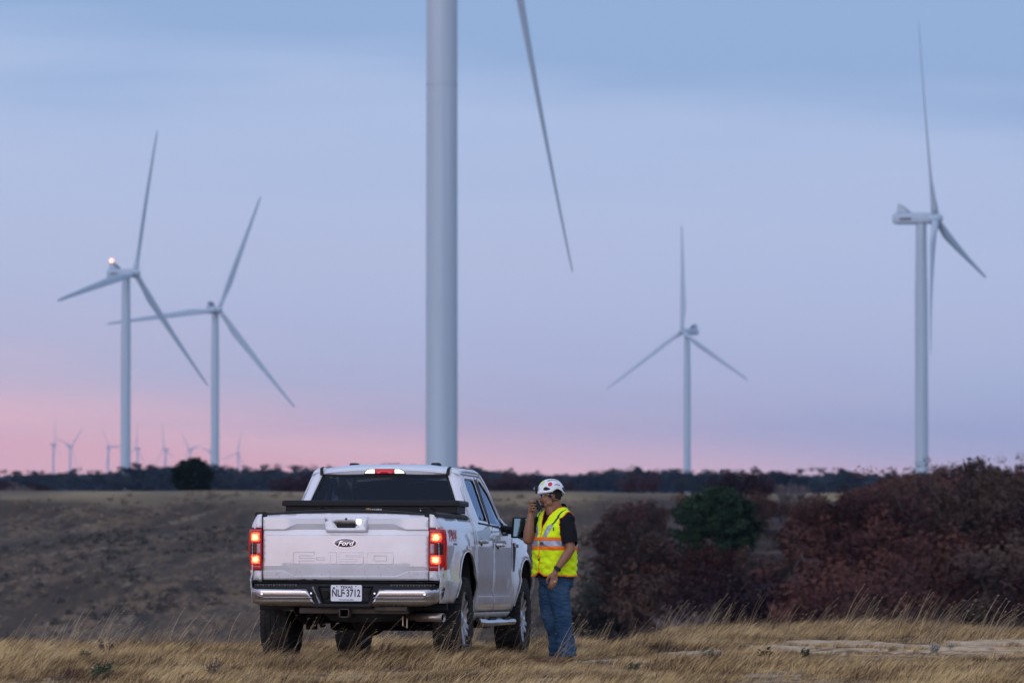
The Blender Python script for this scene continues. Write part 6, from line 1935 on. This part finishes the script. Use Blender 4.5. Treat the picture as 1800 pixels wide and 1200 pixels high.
v = MB(); v.box(-.004, .010, -.001, .002, -.002, .003, Matrix.Translation(Hd(.002, .117, .036)) @ HM); part(v, 'clip_mark', M_STK, o)
for s in (1, -1):
    sp2 = MB(); sp2.tube([Hd(.030, s * .092, .032), Hd(.016, s * .082, -.012), Hd(-.004, s * .077, -.044), Hd(-.006, s * .072, -.060)], .0045, 6); sp2.tube([Hd(-.006, s * .072, -.060), Hd(-.045, s * .070, -.050), Hd(-.085, s * .055, -.030)], .004, 6)
    sp2.tube([Hd(-.006, s * .072, -.058), Hd(.020, s * .052, -.110), Hd(.045, s * .012, -.136)], .004, 6)
    part(sp2, 'chin_strap', M_BLACK, HELM, smooth=True)
hb2_ = MB(); hb2_.tube([Hd(-.098 + .0, .045 * q_, -.005) for q_ in (-1, 0, 1)], .016, 8); part(hb2_, 'nape_pad', M_BLACK, HELM, smooth=True)
# safety glasses
gl_ = MB(); gg = []
for k in range(17):
    a = radians(-78 + 156 * k / 16); gg.append((Hd(.030 + .088 * cos(a), .078 * sin(a), .018), Hd(.030 + .086 * cos(a), .076 * sin(a), -.014 - .006 * cos(3 * a))))
gl_.rings([[p, q2] for p, q2 in gg], cap=False, closed=False); GL = part(gl_, 'safety_glasses', M_LENS, smooth=True)
fr_ = MB(); fr_.tube([p for p, q2 in gg], .0028, 6); part(fr_, 'brow_bar', M_FRAME, GL, smooth=True)
for s in (1, -1):
    fr_ = MB(); fr_.tube([Hd(.050, s * .078, .012), Hd(.010, s * .083, .008), Hd(-.020, s * .083, .004)], .003, 6); part(fr_, 'temple_arm', M_FRAME, GL, smooth=True)
# watch, ring, nails
wd = (ELL - WRL).normalized(); wc = WRL + wd * .022; wo_ = wd.orthogonal().normalized(); ww_ = wd.cross(wo_)
wt = MB(); wt.rings([[wc + wd * z_ + (wo_ * cos(2 * pi * k / 20) + ww_ * sin(2 * pi * k / 20)) * r2 for k in range(20)] for z_, r2 in ((-.014, .033), (-.010, .0365), (.010, .0375), (.014, .034))], cap=False)
WT = part(wt, 'watch', M_BLACK, smooth=True)
wf = MB(); Mw = Matrix.Translation(wc + Vector((-.004, -.037, 0))) @ Matrix.Rotation(radians(-30), 4, 'Y'); wf.box(-.018, .018, -.006, .004, -.021, .021, Mw); part(wf, 'watch_face', M_PHONE, WT, bevel=.004)
for d, c in lf_tips[1:2] + lf_tips[2:3]:
    pass
rg_ = MB(); a = Mh @ Vector((.010 * .9, -.004, -.030)) + pc_ + Vector((-.002, -.006, -.018)); rg_.lathe([(.0108, -.003), (.0122, -.003), (.0122, .003), (.0108, .003)], 16, Matrix.Translation(a)); part(rg_, 'ring', M_BRIGHT, smooth=True)

# phone
ph = MB(); Mp = Matrix.Translation(Vector((PX, PY, PZ)) + Vector((-.176, -.050, 1.565))) @ Matrix.Rotation(radians(-28), 4, 'Y') @ Matrix.Rotation(radians(12), 4, 'Z')
ph.box(-.023, .023, -.034, .034, -.054, .054); PH = ph.build('phone', M_PHONE, None, bevel=.008); PH.matrix_world = Mp
tag(PH, 'black phone held up to the worker\'s mouth in his right hand', 'phone')
v = MB(); v.box(.023, .025, -.026, .026, -.040, .042); v.build('screen', mat('phone_screen', (.04, .045, .05), rough=.08), PH)
v = MB(); v.box(-.012, .012, -.036, -.034, -.050, .050); v.build('side_rail', M_PHONE, PH)
